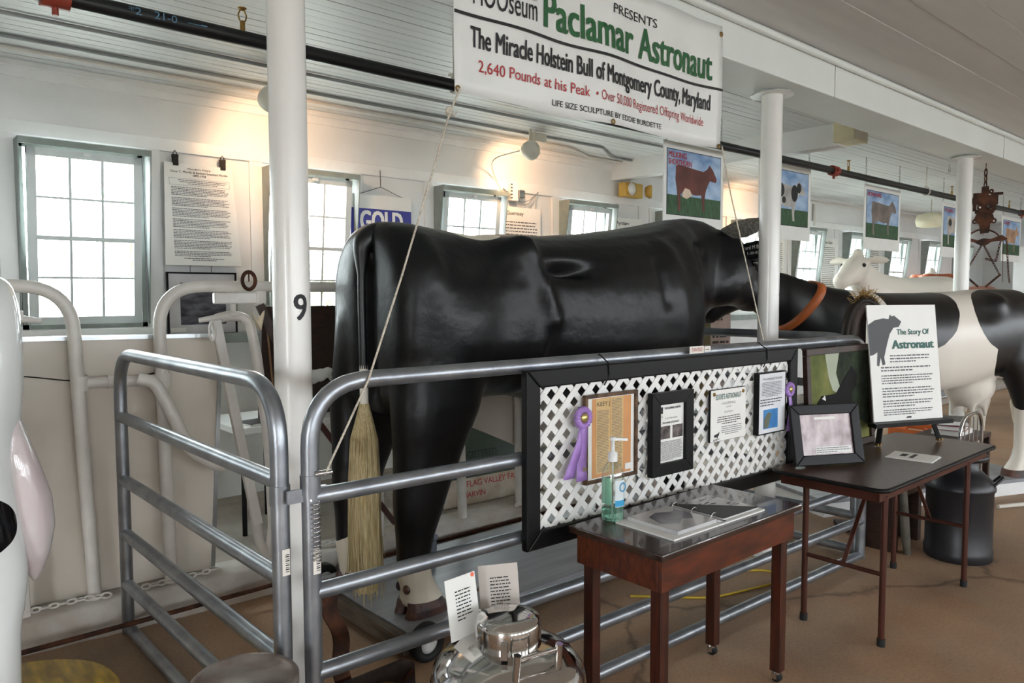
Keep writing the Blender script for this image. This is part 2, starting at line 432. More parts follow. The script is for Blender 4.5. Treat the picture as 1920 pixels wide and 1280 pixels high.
# outside: ground coloured pale to bounce light inside, trees pale through the panes
PALE_GROUND = mat('pale_bounce_ground', c(206, 204, 198), .9, scale=2, col2=c(184, 182, 174))
LEAF = mat('tree_leaves', c(176, 190, 140), .7, scale=3, col2=c(140, 162, 108))
struct(MB().box(-30, 60, WY+.3, 60, -.3, -.1).build('ground_outside', PALE_GROUND))
struct(MB().box(-30, 60, -40, OY-.3, -.3, -.1).box(-30, X0-.25, OY-.3, WY+.3, -.3, -.1).build('ground_outside_rear', PALE_GROUND))
def tree(x, y, h, r, seed, label):
    t = thing('tree', label, 'tree', (x, y, -.1), group='trees outside the window wall')
    MB().tube([(0, 0, 0), (.05, 0, h*.35), (0, .1, h*.6)], [.14, .11, .07], 8).build('trunk', mat('bark', c(90, 78, 62), .9), t)
    rnd = random.Random(seed); b = MB()
    for i in range(500):
        a = rnd.uniform(0, 2*PI); u = rnd.uniform(-1, 1); q = rnd.random()**.4
        p = Vector((r*q*math.cos(a)*math.sqrt(1-u*u), r*q*math.sin(a)*math.sqrt(1-u*u), h*.62+u*q*h*.42))
        d = Vector((rnd.gauss(0, 1), rnd.gauss(0, 1), rnd.gauss(0, .6))).normalized(); e = d.orthogonal().normalized()*rnd.uniform(.06, .12); f = d.cross(e)*.7
        b.add([p-e, p-f*.6, p+e, p+f*.6], [(0, 1, 2, 3)])
    o = b.build('foliage', LEAF, t); o['kind'] = 'stuff'
tree(3.72, 14.5, 4.6, .62, 1, 'leafy green tree outside the first small-paned window')
tree(8.3, 16, 2.6, .9, 2, 'smaller leafy tree outside, seen through the window beside column 9')
# ================================================================== COLUMNS, PIPES, OVERHEAD
def column(x, y, num, label, side=0.):
    t = thing('support_column', label, 'column', (x, y, 0), group='round white columns under the beam')
    MB().lathe([(.062, 0), (.062, 2.795)], 32).build('shaft', COLW, t)
    MB().lathe([(.13, 2.775), (.115, 2.79), (.07, 2.80)], 8).build('cap_plate', COLW, t)
    MB().lathe([(.10, 0), (.10, .012), (.065, .02)], 24).build('base_plate', COLW, t)
    if num:
        r = .0628
        lt = text(num, t, BLKTXT, 0, 0, .05, .088, y=0, name='number', bold=.02)
        bx_ = bmesh.new(); bx_.from_mesh(lt.data); bmesh.ops.triangulate(bx_, faces=bx_.faces[:])
        for _ in range(4): bmesh.ops.subdivide_edges(bx_, edges=[e for e in bx_.edges if e.calc_length() > .006], cuts=1)
        bx_.to_mesh(lt.data); bx_.free()
        for v in lt.data.vertices:
            a = v.co.x/r+side; v.co = (r*math.sin(a), -r*math.cos(a), v.co.z)
        lt.location = (0, 0, 1.515)
    return t
column(1.10, 2.40, '9', 'round white column with a black number 9', .05)
column(4.15, 2.40, '7', 'round white column with a black number 7 on its far side', .62)
column(7.38, 2.40, '', 'round white column beside the hanging rusty hay fork')
column(10.6, 2.40, '', 'far round white column beyond the rusty hay fork')

# sprinkler main
sp = thing('sprinkler_pipe', 'long black iron sprinkler pipe under the white board ceiling', 'pipe', (0, 3.42, 2.765))
MB().tube([(-3, 0, 0), (18.4, 0, 0)], .033, 14).build('main_pipe', BLKPIPE, sp)
for x in (.62, 7.05, 12.9):
    q = MB().tube([(x-.05, 0, 0), (x+.05, 0, 0)], .048, 14).box(x-.03, x+.03, -.06, .06, -.012, .012).tube([(x, 0, -.075), (x, 0, -.04)], .012, 8); q.build('coupling', REDP, sp)
for x in (1.36, 7.35, 10.1, 12.3):
    h = MB().tube([(x, 0, .03), (x, 0, .075)], .012, 8).tube(bend([(x-.012, 0, .075), (x-.02, 0, .10), (x-.008, 0, .125)], .01), .0035, 6).tube(bend([(x+.012, 0, .075), (x+.02, 0, .10), (x+.008, 0, .125)], .01), .0035, 6)
    h.lathe([(.004, .12), (.02, .13), (.02, .133)], 10, Matrix.Translation((x, 0, 0))).build('sprinkler_head', BRASS, sp)
for x in (2.55, 5.9, 9.3):
    h = MB().tube([(x, 0, .05), (x, 0, .285)], .006, 8).box(x-.03, x+.03, -.012, .012, .045, .06)
    h.tube([(x, .042*math.cos(a), .042*math.sin(a)) for a in [PI*.35+PI*2*k/16 for k in range(16)]], .007, 6, closed=True).build('hanger', PIPEW, sp)
CHALK = mat('blue_chalk', c(96, 132, 160), .8)
text('*2', sp, CHALK, .90, -.012, .05, .03, y=-.0345, name='chalk_mark')
text('21-0', sp, CHALK, 1.02, -.012, .09, .03, y=-.0345, name='chalk_mark')
MB().box(1.11, 1.19, -.0345, -.034, .0, .003).box(1.165, 1.19, -.0345, -.034, .003, .006).build('chalk_arrow', CHALK, sp)

# conduits under the ceiling and on the wall
def conduit(pts, r, label, m=PIPEW, group='thin conduits along the ceiling and wall'):
    o = MB().tube(bend(pts, .06), r, 8).build('conduit', m); return tag(o, label, 'conduit', group)
GREYP = mat('grey_conduit', c(150, 152, 152), .45, .4)
conduit([(-3, 4.62, 3.035), (6.33, 4.62, 3.035)], .012, 'grey ceiling conduit farthest from the window wall', GREYP)
conduit([(-3, 5.02, 3.035), (5.55, 5.02, 3.035), (6.0, 5.3, 3.035), (6.33, 5.3, 3.035)], .012, 'grey ceiling conduit running above the round floodlight', GREYP)
conduit([(-3, 5.24, 3.035), (5.35, 5.24, 3.035), (5.8, 5.45, 3.035), (6.33, 5.45, 3.035)], .012, 'white ceiling conduit closest to the window wall')
conduit([(6.62, 5.575, 2.85), (6.62, 5.575, 2.98), (7.2, 5.575, 2.985), (15, 5.575, 2.985)], .018, 'white conduit bending up from the yellow emergency light')
conduit([(10.9, 5.575, 2.62), (10.9, 5.575, 2.94)], .02, 'short vertical white conduit on the far wall')
conduit([(-2, 3.70, .085), (.9, 3.70, .085), (1.6, 3.70, .09), (4.3, 3.70, .085)], .012, 'dark rusty conduit clipped low along the curb', RUST)

# round floodlight with its junction box and lead
WARM = (1.0, .60, .33)
fl = thing('floodlight', 'round off-white floodlight hanging on a short stem below the ceiling', 'lamp', (4.50, 4.92, 0))
CREAM = mat('cream_enamel', c(214, 208, 192), .35)
MB().tube([(0, 0, 3.05), (0, 0, 2.94)], .012, 8).build('stem', CREAM, fl)
q = MB(); R = Matrix.Translation((0, 0, 2.86)) @ Matrix.Rotation(-2.05, 4, 'X')
q.lathe([(.0, -.085), (.045, -.078), (.08, -.04), (.088, 0), (.082, .03), (.078, .032)], 20, R, caps=False).build('shade', CREAM, fl)
BULB = mat('lit_bulb', c(255, 210, 150), .4, emit=((1, .74, .46, 1), 14.))
q = MB(); q.ball((0, 0, 0), .05); 
for i in range(len(q.v)): q.v[i] = tuple(R @ Vector(q.v[i]))
q.build('bulb', BULB, fl)
MB().box(.06, .2, .0, .05, 2.955, 3.03).build('junction_box', CREAM, fl)
def spot(x, y, z, tx, ty, tz, power, size=1.9):
    l = bpy.data.lights.new('floodlight_beam', 'SPOT'); l.energy = power; l.color = WARM; l.spot_size = size; l.spot_blend = .9; l.shadow_soft_size = .06
    o = bpy.data.objects.new('floodlight_beam', l); C.objects.link(o); o.location = (x, y, z)
    o.rotation_euler = (Vector((tx, ty, tz))-Vector((x, y, z))).to_track_quat('-Z', 'Y').to_euler()
spot(4.52, 5.03, 2.83, 5.0, 5.6, 2.65, 26)
# second floodlight, half behind column 9
fl2 = thing('floodlight', 'oval cream floodlight half hidden by the column numbered 9', 'lamp', (2.07, 4.75, 0))
MB().tube([(0, 0, 3.05), (0, 0, 2.95)], .012, 8).build('stem', CREAM, fl2)
R2 = Matrix.Translation((0, 0, 2.86)) @ Matrix.Rotation(-2.1, 4, 'X')
MB().lathe([(.0, -.10), (.05, -.09), (.085, -.04), (.092, 0), (.085, .03)], 20, R2, caps=False).build('shade', CREAM, fl2)
q = MB(); q.ball((0, 0, 0), .05); q.v = [tuple(R2 @ Vector(v)) for v in q.v]; q.build('bulb', BULB, fl2)
spot(2.11, 4.87, 2.83, 2.5, 5.6, 2.6, 26)
spot(8.6, 4.9, 2.83, 8.9, 5.6, 2.6, 24)
fl3 = thing('floodlight', 'small cream floodlight on the ceiling above the far windows', 'lamp', (8.57, 4.78, 0))
MB().tube([(0, 0, 3.05), (0, 0, 2.94)], .012, 8).build('stem', CREAM, fl3)
MB().lathe([(.0, -.10), (.05, -.09), (.085, -.04), (.092, 0), (.085, .03)], 20, R2, caps=False).build('shade', CREAM, fl3)
# wire and socket below the floodlight
lead = MB().tube(bend([(4.43, 4.97, 2.86), (4.40, 5.35, 2.84), (4.62, 5.575, 2.75), (4.78, 5.575, 2.5), (4.84, 5.575, 2.34)], .2), .006, 6).build('lamp_lead', CREAM)
tag(lead, 'thin white lead looping from the floodlight down to the wall socket', 'cable')
so = thing('wall_socket', 'white multi-socket adapter on the wall above the Guernsey sheet', 'socket', (4.85, 5.575, 2.60))
MB().box(-.045, .045, -.05, 0, -.09, .10).build('body', TRIM, so, bevel=.006)
q = MB()
for k in range(5): q.box(-.052, -.03, -.053, -.05, -.07+k*.032, -.055+k*.032)
q.build('outlet', GREYTXT, so)
MB().box(.05, .12, -.07, 0, -.06, .02).build('plug_in_timer', CHROME, so, bevel=.01)

# yellow emergency light
em = thing('emergency_light', 'yellow emergency light unit with two lamp heads', 'lamp', (6.56, 5.5, 2.76))
YEL = mat('aged_yellow_plastic', c(206, 170, 84), .4)
MB().box(-.16, .15, -.05, .05, -.085, .075).build('housing', YEL, em, bevel=.012)
LENS = mat('clear_lens', c(220, 220, 214), .15)
for x, rz in ((-.07, 0), (.25, .8)):
    Rm = Matrix.Translation((x, -.05, 0)) @ Matrix.Rotation(rz, 4, 'Z') @ Matrix.Rotation(PI/2, 4, 'X')
    MB().lathe([(.0, -.05), (.05, -.04), (.075, 0), (.075, .03)], 18, Rm, caps=False).build('lamp_head', YEL, em)
    MB().lathe([(.0, .035), (.05, .03), (.072, .02)], 18, Rm, caps=False).build('lens', LENS, em)

# cream drum pendant far away and cream box by the beam
pd = thing('pendant_lamp', 'cream drum lamp hanging from the far ceiling', 'lamp', (12.6, 4.55, 0))
MB().tube([(0, 0, 3.05), (0, 0, 2.84)], .01, 6).build('stem', CREAM, pd)
MB().lathe([(.12, 2.62), (.2, 2.64), (.22, 2.72), (.2, 2.81), (.05, 2.85)], 20).build('shade', mat('cream_drum', c(232, 224, 196), .5), pd)
bx = thing('ceiling_speaker', 'cream box fixed to the ceiling boards close to the beam', 'speaker', (6.42, 2.98, 3.05))
MB().prism([(-.13, 0), (.13, 0), (.14, -.17), (-.12, -.17)], -.09, .09).build('housing', mat('cream_box', c(222, 214, 178), .5), bx, bevel=.008)
MB().box(-.11, .13, -.092, -.09, -.155, -.02).build('grille', CREAM, bx)

# ceiling hooks left empty
HOOK = mat('zinc_hook', c(170, 172, 172), .35, .9)
hk = MB().tube([(0, 0, .06), (0, 0, .03)]+arc((0, 0, 0), .028, PI/2, -PI*1.1, (1, 0, 0), (0, 0, 1), 10), .004, 6)
for i, (x, y) in enumerate(((9.35, 3.2), (10.0, 3.2))):
    o = hk.build('ceiling_hook', HOOK, loc=(x, y, 2.99)); tag(o, ['small empty screw hook nearer the grey-brown cow poster', 'small empty screw hook nearer the column with the hay fork'][i], 'hook', 'empty ceiling hooks')

# ------------------------------------------------------------------ banner
bn = thing('banner', 'white vinyl banner with green, black and red lettering hung on the beam', 'banner', (1.635, 2.185, 2.325), (0, 0, 0))
BW, BH = 1.655, .60
b = MB(); nx, nz = 40, 12; vs = []
for j in range(nz+1):
    for i in range(nx+1):
        u, v = i/nx, j/nz
        vs.append((u*BW, .012*math.sin(u*9+v*2)*(1-v)+.006*math.sin(u*23), v*BH+(.004*math.sin(u*14))*(j == 0)))
b.add(vs, [(j*(nx+1)+i, j*(nx+1)+i+1, (j+1)*(nx+1)+i+1, (j+1)*(nx+1)+i) for j in range(nz) for i in range(nx)], True)
o = b.build('vinyl_sheet', VINYL, bn); md = o.modifiers.new('s', 'SOLIDIFY'); md.thickness = .002
def sheet_y(x, z):
    u, v = x/BW, z/BH
    return .012*math.sin(u*9+v*2)*(1-v)+.006*math.sin(u*23)
def btext(s, m, x, z, wd, h, bold=0., name='lettering'):
    o = text(s, bn, m, 0, 0, wd, h, y=0, align='l', bold=bold, name=name)
    bmx = bmesh.new(); bmx.from_mesh(o.data)
    bmesh.ops.subdivide_edges(bmx, edges=[e for e in bmx.edges if abs(e.verts[0].co.x-e.verts[1].co.x) > .05], cuts=2)
    bmx.to_mesh(o.data); bmx.free()
    for v in o.data.vertices: v.co = (v.co.x+x, sheet_y(v.co.x+x, v.co.z+z)-.0035+v.co.y, v.co.z+z)
btext('MOOseum', BLKTXT, .09, .331, .305, .088, .004)
btext('KING BARN DAIRY', GREYTXT, .257, .405, .14, .016)
MB().prism([(.28, .428), (.395, .428), (.385, .46), (.345, .50), (.30, .47)], -.02, -.017).build('barn_logo', GREENTXT, bn)
btext('Paclamar', GREENTXT, .43, .322, .555, .140, .03)
btext('Astronaut', GREENTXT, 1.02, .320, .555, .140, .03)
btext('PRESENTS', BLKTXT, .842, .476, .301, .040)
q = MB(); nn = 40
vs = []
for i in range(nn+1):
    x = BW*i/nn; z = .287+.004*math.sin(i*.35)-.012*abs(i/nn-.5)**2
    vs += [(x, sheet_y(x, z)-.004, z-.006), (x, sheet_y(x, z)-.004, z+.006)]
q.add(vs, [(2*i, 2*i+2, 2*i+3, 2*i+1) for i in range(nn)]).build('rule_line', BLKTXT, bn)
btext('The Miracle Holstein Bull of Montgomery County, Maryland', BLKTXT, .078, .152, 1.49, .100, .030)
for s_, x_, w_ in (('2,640', .116, .125), ('Pounds', .262, .155), ('at', .440, .04), ('his', .50, .065), ('Peak', .588, .103)): btext(s_, REDTXT, x_, .086 if s_[0] == '2' else .095, w_, .05 if s_[0] == '2' else (.034 if s_ == 'at' else .042), .006)
btext('\u2022', REDTXT, .725, .108, .012, .014, .006)
btext('Over 50,000 Registered Offspring Worldwide', REDTXT, .757, .082, .765, .055, .0)
btext('LIFE SIZE SCULPTURE BY EDDIE BURDETTE', BLKTXT, .487, .03, .69, .024, .01)
gr = MB().lathe([(.006, 0), (.012, 0), (.012, .004), (.006, .004), (.006, 0)], 12, Matrix.Rotation(PI/2, 4, 'X'), caps=False)
go = None
for x, z in ((.012, .012), (.828, .012), (1.643, .012), (1.643, .56)):
    p = (x, sheet_y(x, z)-.001, z)
    if go is None: go = gr.build('grommet', BRASS, bn, loc=p)
    else: share(go, 'grommet', bn, p)
# ropes
def rope(pts, r, label):
    P = [Vector(p) for p in pts]
    return tag(MB().tube(P, r, 6).build('rope', ROPE), label, 'rope', 'ropes tying the banner down')
r1 = [(1.647, 2.17, 2.335), (1.60, 2.165, 2.25), (1.35, 2.10, 1.67), (1.18, 2.038, 1.335), (1.03, 2.044, 1.06)]
rope(r1, .0035, 'white rope from the banner to the corner of the metal pen')
rope([(3.278, 2.165, 2.335), (3.29, 2.12, 2.10), (3.34, 1.955, 1.372)], .0035, 'white rope from the banner to the pen rail beside the black framed lattice')
kn = tag(MB().ball((1.598, 2.172, 2.245), .014, .012, .02).tube([(1.598, 2.172, 2.25), (1.61, 2.16, 2.23), (1.627, 2.165, 2.25)], .003, 5).build('rope_knot', ROPE), 'small knot tied in the white rope below the banner corner', 'knot')

# ------------------------------------------------------------------ breed posters on chains
SKYP = mat('printed_sky', c(72, 120, 178), .5, scale=3.5, col2=c(176, 198, 222), stretch=(1, 1, 2))
GRSP = mat('printed_meadow', c(60, 98, 62), .6, scale=14, col2=c(38, 68, 42), stretch=(3, 1, 1))
def cow_outline(): # side view, facing right, 0..1 wide, 0..1 high
    return [(.06, .86), (.10, .90), (.30, .88), (.55, .85), (.68, .84), (.76, .90), (.82, .99), (.85, .95), (.90, .90), (.99, .72), (.97, .66), (.90, .66), (.83, .68), (.78, .58), (.74, .48), (.72, .38), (.70, .22), (.71, .03), (.66, .03), (.64, .22), (.63, .36), (.50, .34), (.40, .36), (.30, .40), (.24, .30), (.17, .36), (.155, .22), (.16, .0), (.11, 0), (.10, .2), (.085, .4), (.05, .60)]
def poster(x, width, ztop, h, title, body, spots, udder, label, short=0):
    t = thing('breed_poster', label, 'poster', (x, 3.6, ztop), group='cattle breed posters hanging on chains')
    MB().box(0, width, -.004, .004, -h, 0).build('board', PAPER, t)
    m = width*.055; pw = width-2*m; pt, pb = -.06, -.555; ph = pt-pb
    MB().box(m-.006, width-m+.006, -.0055, -.004, pb-.006, pt+.006).build('picture_border', BLKTXT, t)
    MB().box(m, width-m, -.007, -.0055, pb+ph*.30, pt).build('printed_sky', SKYP, t)
    MB().box(m, width-m, -.007, -.0055, pb, pb+ph*.30).build('printed_meadow', GRSP, t)
    cl = mat('print_'+body[0], c(*body[1]), .6, scale=5, col2=c(*[int(v*.72) for v in body[1]]))
    pts = [(m+pw*(.10+.83*u), pb+ph*(.06+.80*v)) for u, v in cow_outline()]
    MB().prism(pts, -.0085, -.007).build('printed_cow', cl, t)
    for cx, cz, rx, rz in spots:
        MB().prism([(m+pw*(.10+.83*(cx+rx*math.cos(a))), pb+ph*(.06+.80*(cz+rz*math.sin(a)))) for a in [2*PI*k/12 for k in range(12)]], -.0095, -.0085).build('printed_patch', BLKTXT, t)
    if udder:
        MB().prism([(m+pw*(.10+.83*u), pb+ph*(.06+.80*v)) for u, v in ((.20, .36), (.26, .46), (.36, .44), (.42, .33), (.30, .25), (.2, .28))], -.0095, -.0085).build('printed_udder', mat('print_udder', c(222, 200, 176), .6), t)
    for k, ln in enumerate(title.split('\n')):
        text(ln, t, REDTXT, m+.01, pt-.055*(k+1)-.005, pw*.42*min(1, len(ln)/9), .045, y=-.0085, align='l', bold=.03, name='title')
    for xx in (.03, width-.03):
        q = MB(); n = int((CEIL-.02-ztop)/.028)
        for k in range(n):
            a = k % 2
            q.tube([(xx+(.007*math.cos(t_) if a else 0), (0 if a else .007*math.cos(t_)), .012+.028*k+.017*math.sin(t_)) for t_ in [2*PI*j/8 for j in range(8)]], .0022, 4, closed=True)
        q.tube([(xx, 0, CEIL-ztop-.03), (xx, 0, CEIL-ztop)], .004, 5)
        q.build('chain', HOOK, t)
    return t
poster(4.67, .80, 2.775, .69, 'MILKING\nSHORTHORN', ('shorthorn', (118, 62, 52)), [], True, 'breed poster of a dark red cow titled Milking Shorthorn')
poster(6.03, .92, 2.79, .69, 'HOLSTEIN', ('holstein', (214, 210, 204)), [(.33, .72, .10, .17), (.42, .5, .05, .08), (.70, .68, .09, .2), (.82, .82, .06, .12)], False, 'breed poster of a black and white cow beside column 7')
poster(8.12, .92, 2.765, .69, 'BROWN SWISS', ('brown_swiss', (142, 128, 120)), [], False, 'breed poster of a grey-brown cow')
poster(10.32, .90, 2.75, .69, 'AYRSHIRE', ('ayrshire', (216, 206, 196)), [(.2, .7, .08, .12)], False, 'breed poster mostly hidden behind the column beside the hay fork')
poster(12.65, .88, 2.73, .66, 'GUERNSEY', ('guernsey', (206, 160, 124)), [], False, 'breed poster of a pale tan cow beyond the hay fork')
# ================================================================== PEN OF GALVANISED PANELS
RZ = [1.335, 1.04, .745, .49, .25, .04]
PR = .0275
GA = -.0375
def panel(name, label, loc, rz, L, RZ=RZ):
    t = thing(name, label, 'fence panel', loc, (0, 0, rz), group='tubular livestock panels of the bull pen')
    MB().tube(bend([(0, 0, .015), (0, 0, RZ[0]), (L, 0, RZ[0]), (L, 0, .015)], .2, 9), PR, 16).build('outer_frame', GALV, t)
    for z in RZ[1:]:
        MB().tube([(0, 0, z), (L, 0, z)], PR*.95, 14).build('rail', GALV, t)
    return t
def hinge(t, x, z):
    MB().lathe([(.031, -.03), (.031, .03)], 16, Matrix.Translation((x, 0, z))).build('clamp_band', GALV, t)
P1 = panel('livestock_panel', 'galvanised tube panel along the bull, carrying the framed lattice', (1.0, 2.08, 0), GA, 3.47, [1.335, .99, .695, .44, .24, .03])
P2 = panel('livestock_panel', 'galvanised tube panel behind the bull, running from column 9 to the wall', (.925, 2.13, 0), math.atan2(3.78-2.13, .885-.925), 1.65)
P3 = panel('livestock_panel', 'galvanised tube panel across the end of the pen under the bull head', (4.505, 2.0, 0), PI/2+.02, 1.65)
# latch on the corner
MB().bar((-.075, -.0, 1.0), (.05, 0, 1.0), .04, .012, (0, 1, 0)).build('latch_plate', GALV, P1)
hinge(P1, 0, 1.03)
MB().tube([(0, -.03, 1.065), (.055, -.03, 1.065)], .009, 10).build('latch_bolt', CHROME, P1)
q = MB(); zz = .80
q.tube([(.0+.013*math.cos(k*.9), -.035+.013*math.sin(k*.9), .80+.002*k) for k in range(95)], .003, 5).build('spring', CHROME, P1)
hinge(P2, 0, 1.0)
TAG = mat('white_tag', c(226, 220, 210), .5)
for t, sx in ((P2, 0.0), (P1, 0.0)):
    st = thing('barcode_sticker', 'small white barcode sticker on the %s post' % ('rear panel' if t is P2 else 'lattice panel'), 'sticker', (t.location.x-.004, t.location.y-PR-.001, .55), group='barcode stickers on the pen posts')
    st.location = (t.location.x+.002, t.location.y-PR-.002, .80)
    MB().box(-.012, .012, -.001, 0, -.04, .04).build('label_sheet', TAG, st)
    q = MB()
    for k in range(9): q.box(-.002, .010, -.0016, -.001, -.03+k*.0065, -.03+k*.0065+.002+.0015*(k % 2))
    q.build('bar_print', BLKTXT, st)
# tag sticker on the far rail and the near rail
for nm, loc, rz, lb in (('TANTED', (2.80, 1.965, 1.352), GA, 'white lettered tag stuck on the near top rail above the lattice'), ('DT', (4.475, 3.02, 1.335), -PI/2+.02, 'white lettered tag stuck on the far end rail under the bull head')):
    st = thing('rail_tag', lb, 'sticker', loc, (0, 0, rz))
    MB().box(-.05, .05, -.002, 0, -.017, .015).box(.055, .10, -.002, 0, -.012, .012).build('label_sheet', TAG, st)
    text(nm, st, REDTXT if nm == 'TANTED' else BLKTXT, 0, -.008, .08, .016, y=-.0035)
    MB().box(.062, .09, -.003, -.002, -.004, -.001).build('print', GREYTXT, st)

# framed lattice on the near panel: local x runs along the panel
LM = Matrix.Translation((1.0, 2.08, 0)) @ Matrix.Rotation(GA, 4, 'Z')
def at(x, z, off=.05): return LM @ Vector((x, -off, z))
LX0, LX1, LZ0, LZ1 = .80, 2.62, .655, 1.325
lt = thing('lattice_board', 'white diagonal lattice board in a black frame wired to the pen', 'lattice', at(0, 0, .043), (0, 0, GA))
FWD = .068
def mitre(pts): return MB().prism(pts, -.022, .012)
for pts in ([(LX0, LZ1), (LX1, LZ1), (LX1-FWD, LZ1-FWD), (LX0+FWD, LZ1-FWD)], [(LX0, LZ0), (LX1, LZ0), (LX1-FWD, LZ0+FWD), (LX0+FWD, LZ0+FWD)],
            [(LX0, LZ0), (LX0, LZ1), (LX0+FWD, LZ1-FWD), (LX0+FWD, LZ0+FWD)], [(LX1, LZ0), (LX1, LZ1), (LX1-FWD, LZ1-FWD), (LX1-FWD, LZ0+FWD)]):
    mitre(pts).build('frame_rail', BLACK, lt, bevel=.006)
ix0, ix1, iz0, iz1 = LX0+FWD-.01, LX1-FWD+.01, LZ0+FWD-.01, LZ1-FWD+.01
per = .079; wd = .0242
def clip(p, ax, lim, keep):
    out = []
    for i in range(len(p)):
        a, b_ = p[i], p[(i+1) % len(p)]; da, db = (a[ax]-lim)*keep, (b_[ax]-lim)*keep
        if da >= 0: out.append(a)
        if da*db < 0:
            t_ = da/(da-db); out.append((a[0]+(b_[0]-a[0])*t_, a[1]+(b_[1]-a[1])*t_))
    return out
for s in (1, -1):
    k0 = ix0-(iz1-iz0)-per; k = k0 if s == 1 else ix0
    kend = ix1+per if s == 1 else ix1+(iz1-iz0)+per
    while k < kend:
        hw = wd/2*math.sqrt(2)
        e = (iz1-iz0)*s
        p = [(k-hw, iz0), (k+hw, iz0), (k+e+hw, iz1), (k+e-hw, iz1)]
        for ax, lim, kp in ((0, ix0, 1), (0, ix1, -1)):
            if p: p = clip(p, ax, lim, kp)
        if len(p) >= 3:
            y0 = -.004 if s == 1 else .0
            MB().prism(p, y0, y0+.004+.0002*s).build('slat', LATT, lt)
        k += per
for x in (1.22, 2.33):
    MB().tube([(x, .08, LZ1+.0), (x-.005, .02, LZ1+.035), (x, -.025, LZ1+.002), (x+.005, -.026, LZ1-.04), (x-.01, -.012, LZ1-.085)], .003, 5).build('tie_wire', BLACK, lt)

def on_lattice(name, label, cat, x, z, off=.062, group=None): return thing(name, label, cat, at(x, z, off), (0, 0, GA), group)
# purple rosettes
def rosette(x, z, s, tails, label):
    t = on_lattice('prize_rosette', label, 'ribbon', x, z, .084, 'purple prize rosettes on the lattice')
    q = MB(); n = 48
    rr = [(.014, -.006), (.026, -.016), (.036, -.012), (.040, -.002)]
    vs = []
    for j, (r, y) in enumerate(rr):
        for k in range(n):
            a = 2*PI*k/n; w_ = (.005*math.sin(a*16))*(j > 0)
            vs.append((s*(r+w_*.3)*math.cos(a), s*(y+w_), s*(r+w_*.3)*math.sin(a)))
    q.add(vs, [(j*n+k, j*n+(k+1) % n, (j+1)*n+(k+1) % n, (j+1)*n+k) for j in range(3) for k in range(n)], True)
    o = q.build('pleated_ruffle', PURPLE, t); md = o.modifiers.new('s', 'SOLIDIFY'); md.thickness = .001
    MB().lathe([(0, .018), (.012, .017), (.017, .012), (.017, .006)], 18, Matrix.Rotation(PI/2, 4, 'X') @ Matrix.Scale(s, 4)).build('gold_button', GOLDM, t)
    for i, (a, L) in enumerate(tails):
        q = MB(); vs = []; nn = 10
        for k in range(nn+1):
            u = k/nn; x_ = math.sin(a)*L*u; z_ = -.025*s-L*u; w_ = (.014+.012*u)*s
            y_ = -.004-.006*math.sin(u*5+i)-.003*i
            vs += [(x_-w_, y_, z_), (x_, y_-.003, z_-.0), (x_+w_, y_, z_)]
        q.add(vs, [(3*k+j, 3*k+3+j, 3*k+4+j, 3*k+1+j) for k in range(nn) for j in (0, 1)], True)
        o = q.build('tail', PURPLE, t); md = o.modifiers.new('s', 'SOLIDIFY'); md.thickness = .001
        bt = MB(); 
        for k in range(3): bt.box(math.sin(a)*L*.8-.008+.006*k, math.sin(a)*L*.8-.004+.006*k, -.016-.003*i, -.0155-.003*i, -.025*s-L*.82, -.025*s-L*.74)
        if i == len(tails)-1: bt.build('gold_print', GOLDM, o)
    return t
rosette(1.06, 1.13, 1.12, ((-.34, .20), (-.02, .215)), 'purple rosette with two long tails beside the framed newspaper cutting')
rosette(2.505, 1.12, .95, ((.08, .19),), 'purple rosette with a single tail on the frame edge')

def framed(name, label, x0, x1, z0, z1, fw_, fmat, depth=.02, matt=PAPER, group='framed papers on the lattice', cat='frame', glass=True):
    t = on_lattice(name, label, cat, (x0+x1)/2, (z0+z1)/2, .058, group)
    w_, h_ = (x1-x0)/2, (z1-z0)/2
    for pts in ([(-w_, h_), (w_, h_), (w_-fw_, h_-fw_), (-w_+fw_, h_-fw_)], [(-w_, -h_), (w_, -h_), (w_-fw_, -h_+fw_), (-w_+fw_, -h_+fw_)],
                [(-w_, -h_), (-w_, h_), (-w_+fw_, h_-fw_), (-w_+fw_, -h_+fw_)], [(w_, -h_), (w_, h_), (w_-fw_, h_-fw_), (w_-fw_, -h_+fw_)]):
        MB().prism(pts, -depth, 0).build('frame_side', fmat, t, bevel=.002)
    MB().box(-w_+fw_*.9, w_-fw_*.9, -depth*.45, -depth*.3, -h_+fw_*.9, h_-fw_*.9).build('backing_sheet', matt, t)
    return t, w_-fw_, h_-fw_, -depth*.45-.001
OLDFR = mat('old_bronze_frame', c(110, 82, 56), .4, .3, scale=30, col2=c(58, 40, 26))
t, w_, h_, y_ = framed('framed_newspaper', 'brown frame with yellowed newspaper cutting on orange card', 1.085, 1.385, .86, 1.21, .014, OLDFR)
ORANGE = mat('orange_card', c(206, 148, 96), .7, var=.1); NEWSP = mat('yellowed_newsprint', c(214, 184, 132), .75, scale=5, col2=c(196, 164, 112))
MB().box(-w_+.03, w_-.02, y_-.001, y_, -h_+.005, h_-.004).build('orange_card', ORANGE, t)
MB().box(-w_+.05, -w_+.128, y_-.002, y_-.001, -h_+.02, h_-.006).box(-w_+.132, -w_+.205, y_-.002, y_-.001, -h_+.02, h_-.004).build('newspaper_cutting', NEWSP, t)
text('KEEY J', t, BLKTXT, -w_+.055, h_-.04, .07, .022, y=y_-.003, align='l')
dashes(t, GREYTXT, -w_+.055, -w_+.123, -h_+.025, h_-.05, 40, 3, y_-.003, fill=.35)
dashes(t, GREYTXT, -w_+.137, -w_+.20, -h_+.025, h_-.01, 48, 4, y_-.003, fill=.35, name='body_text')
MB().box(w_-.055, w_-.008, y_-.003, y_-.001, -h_+.015, -h_+.04).build('caption_slip', PAPER, t)

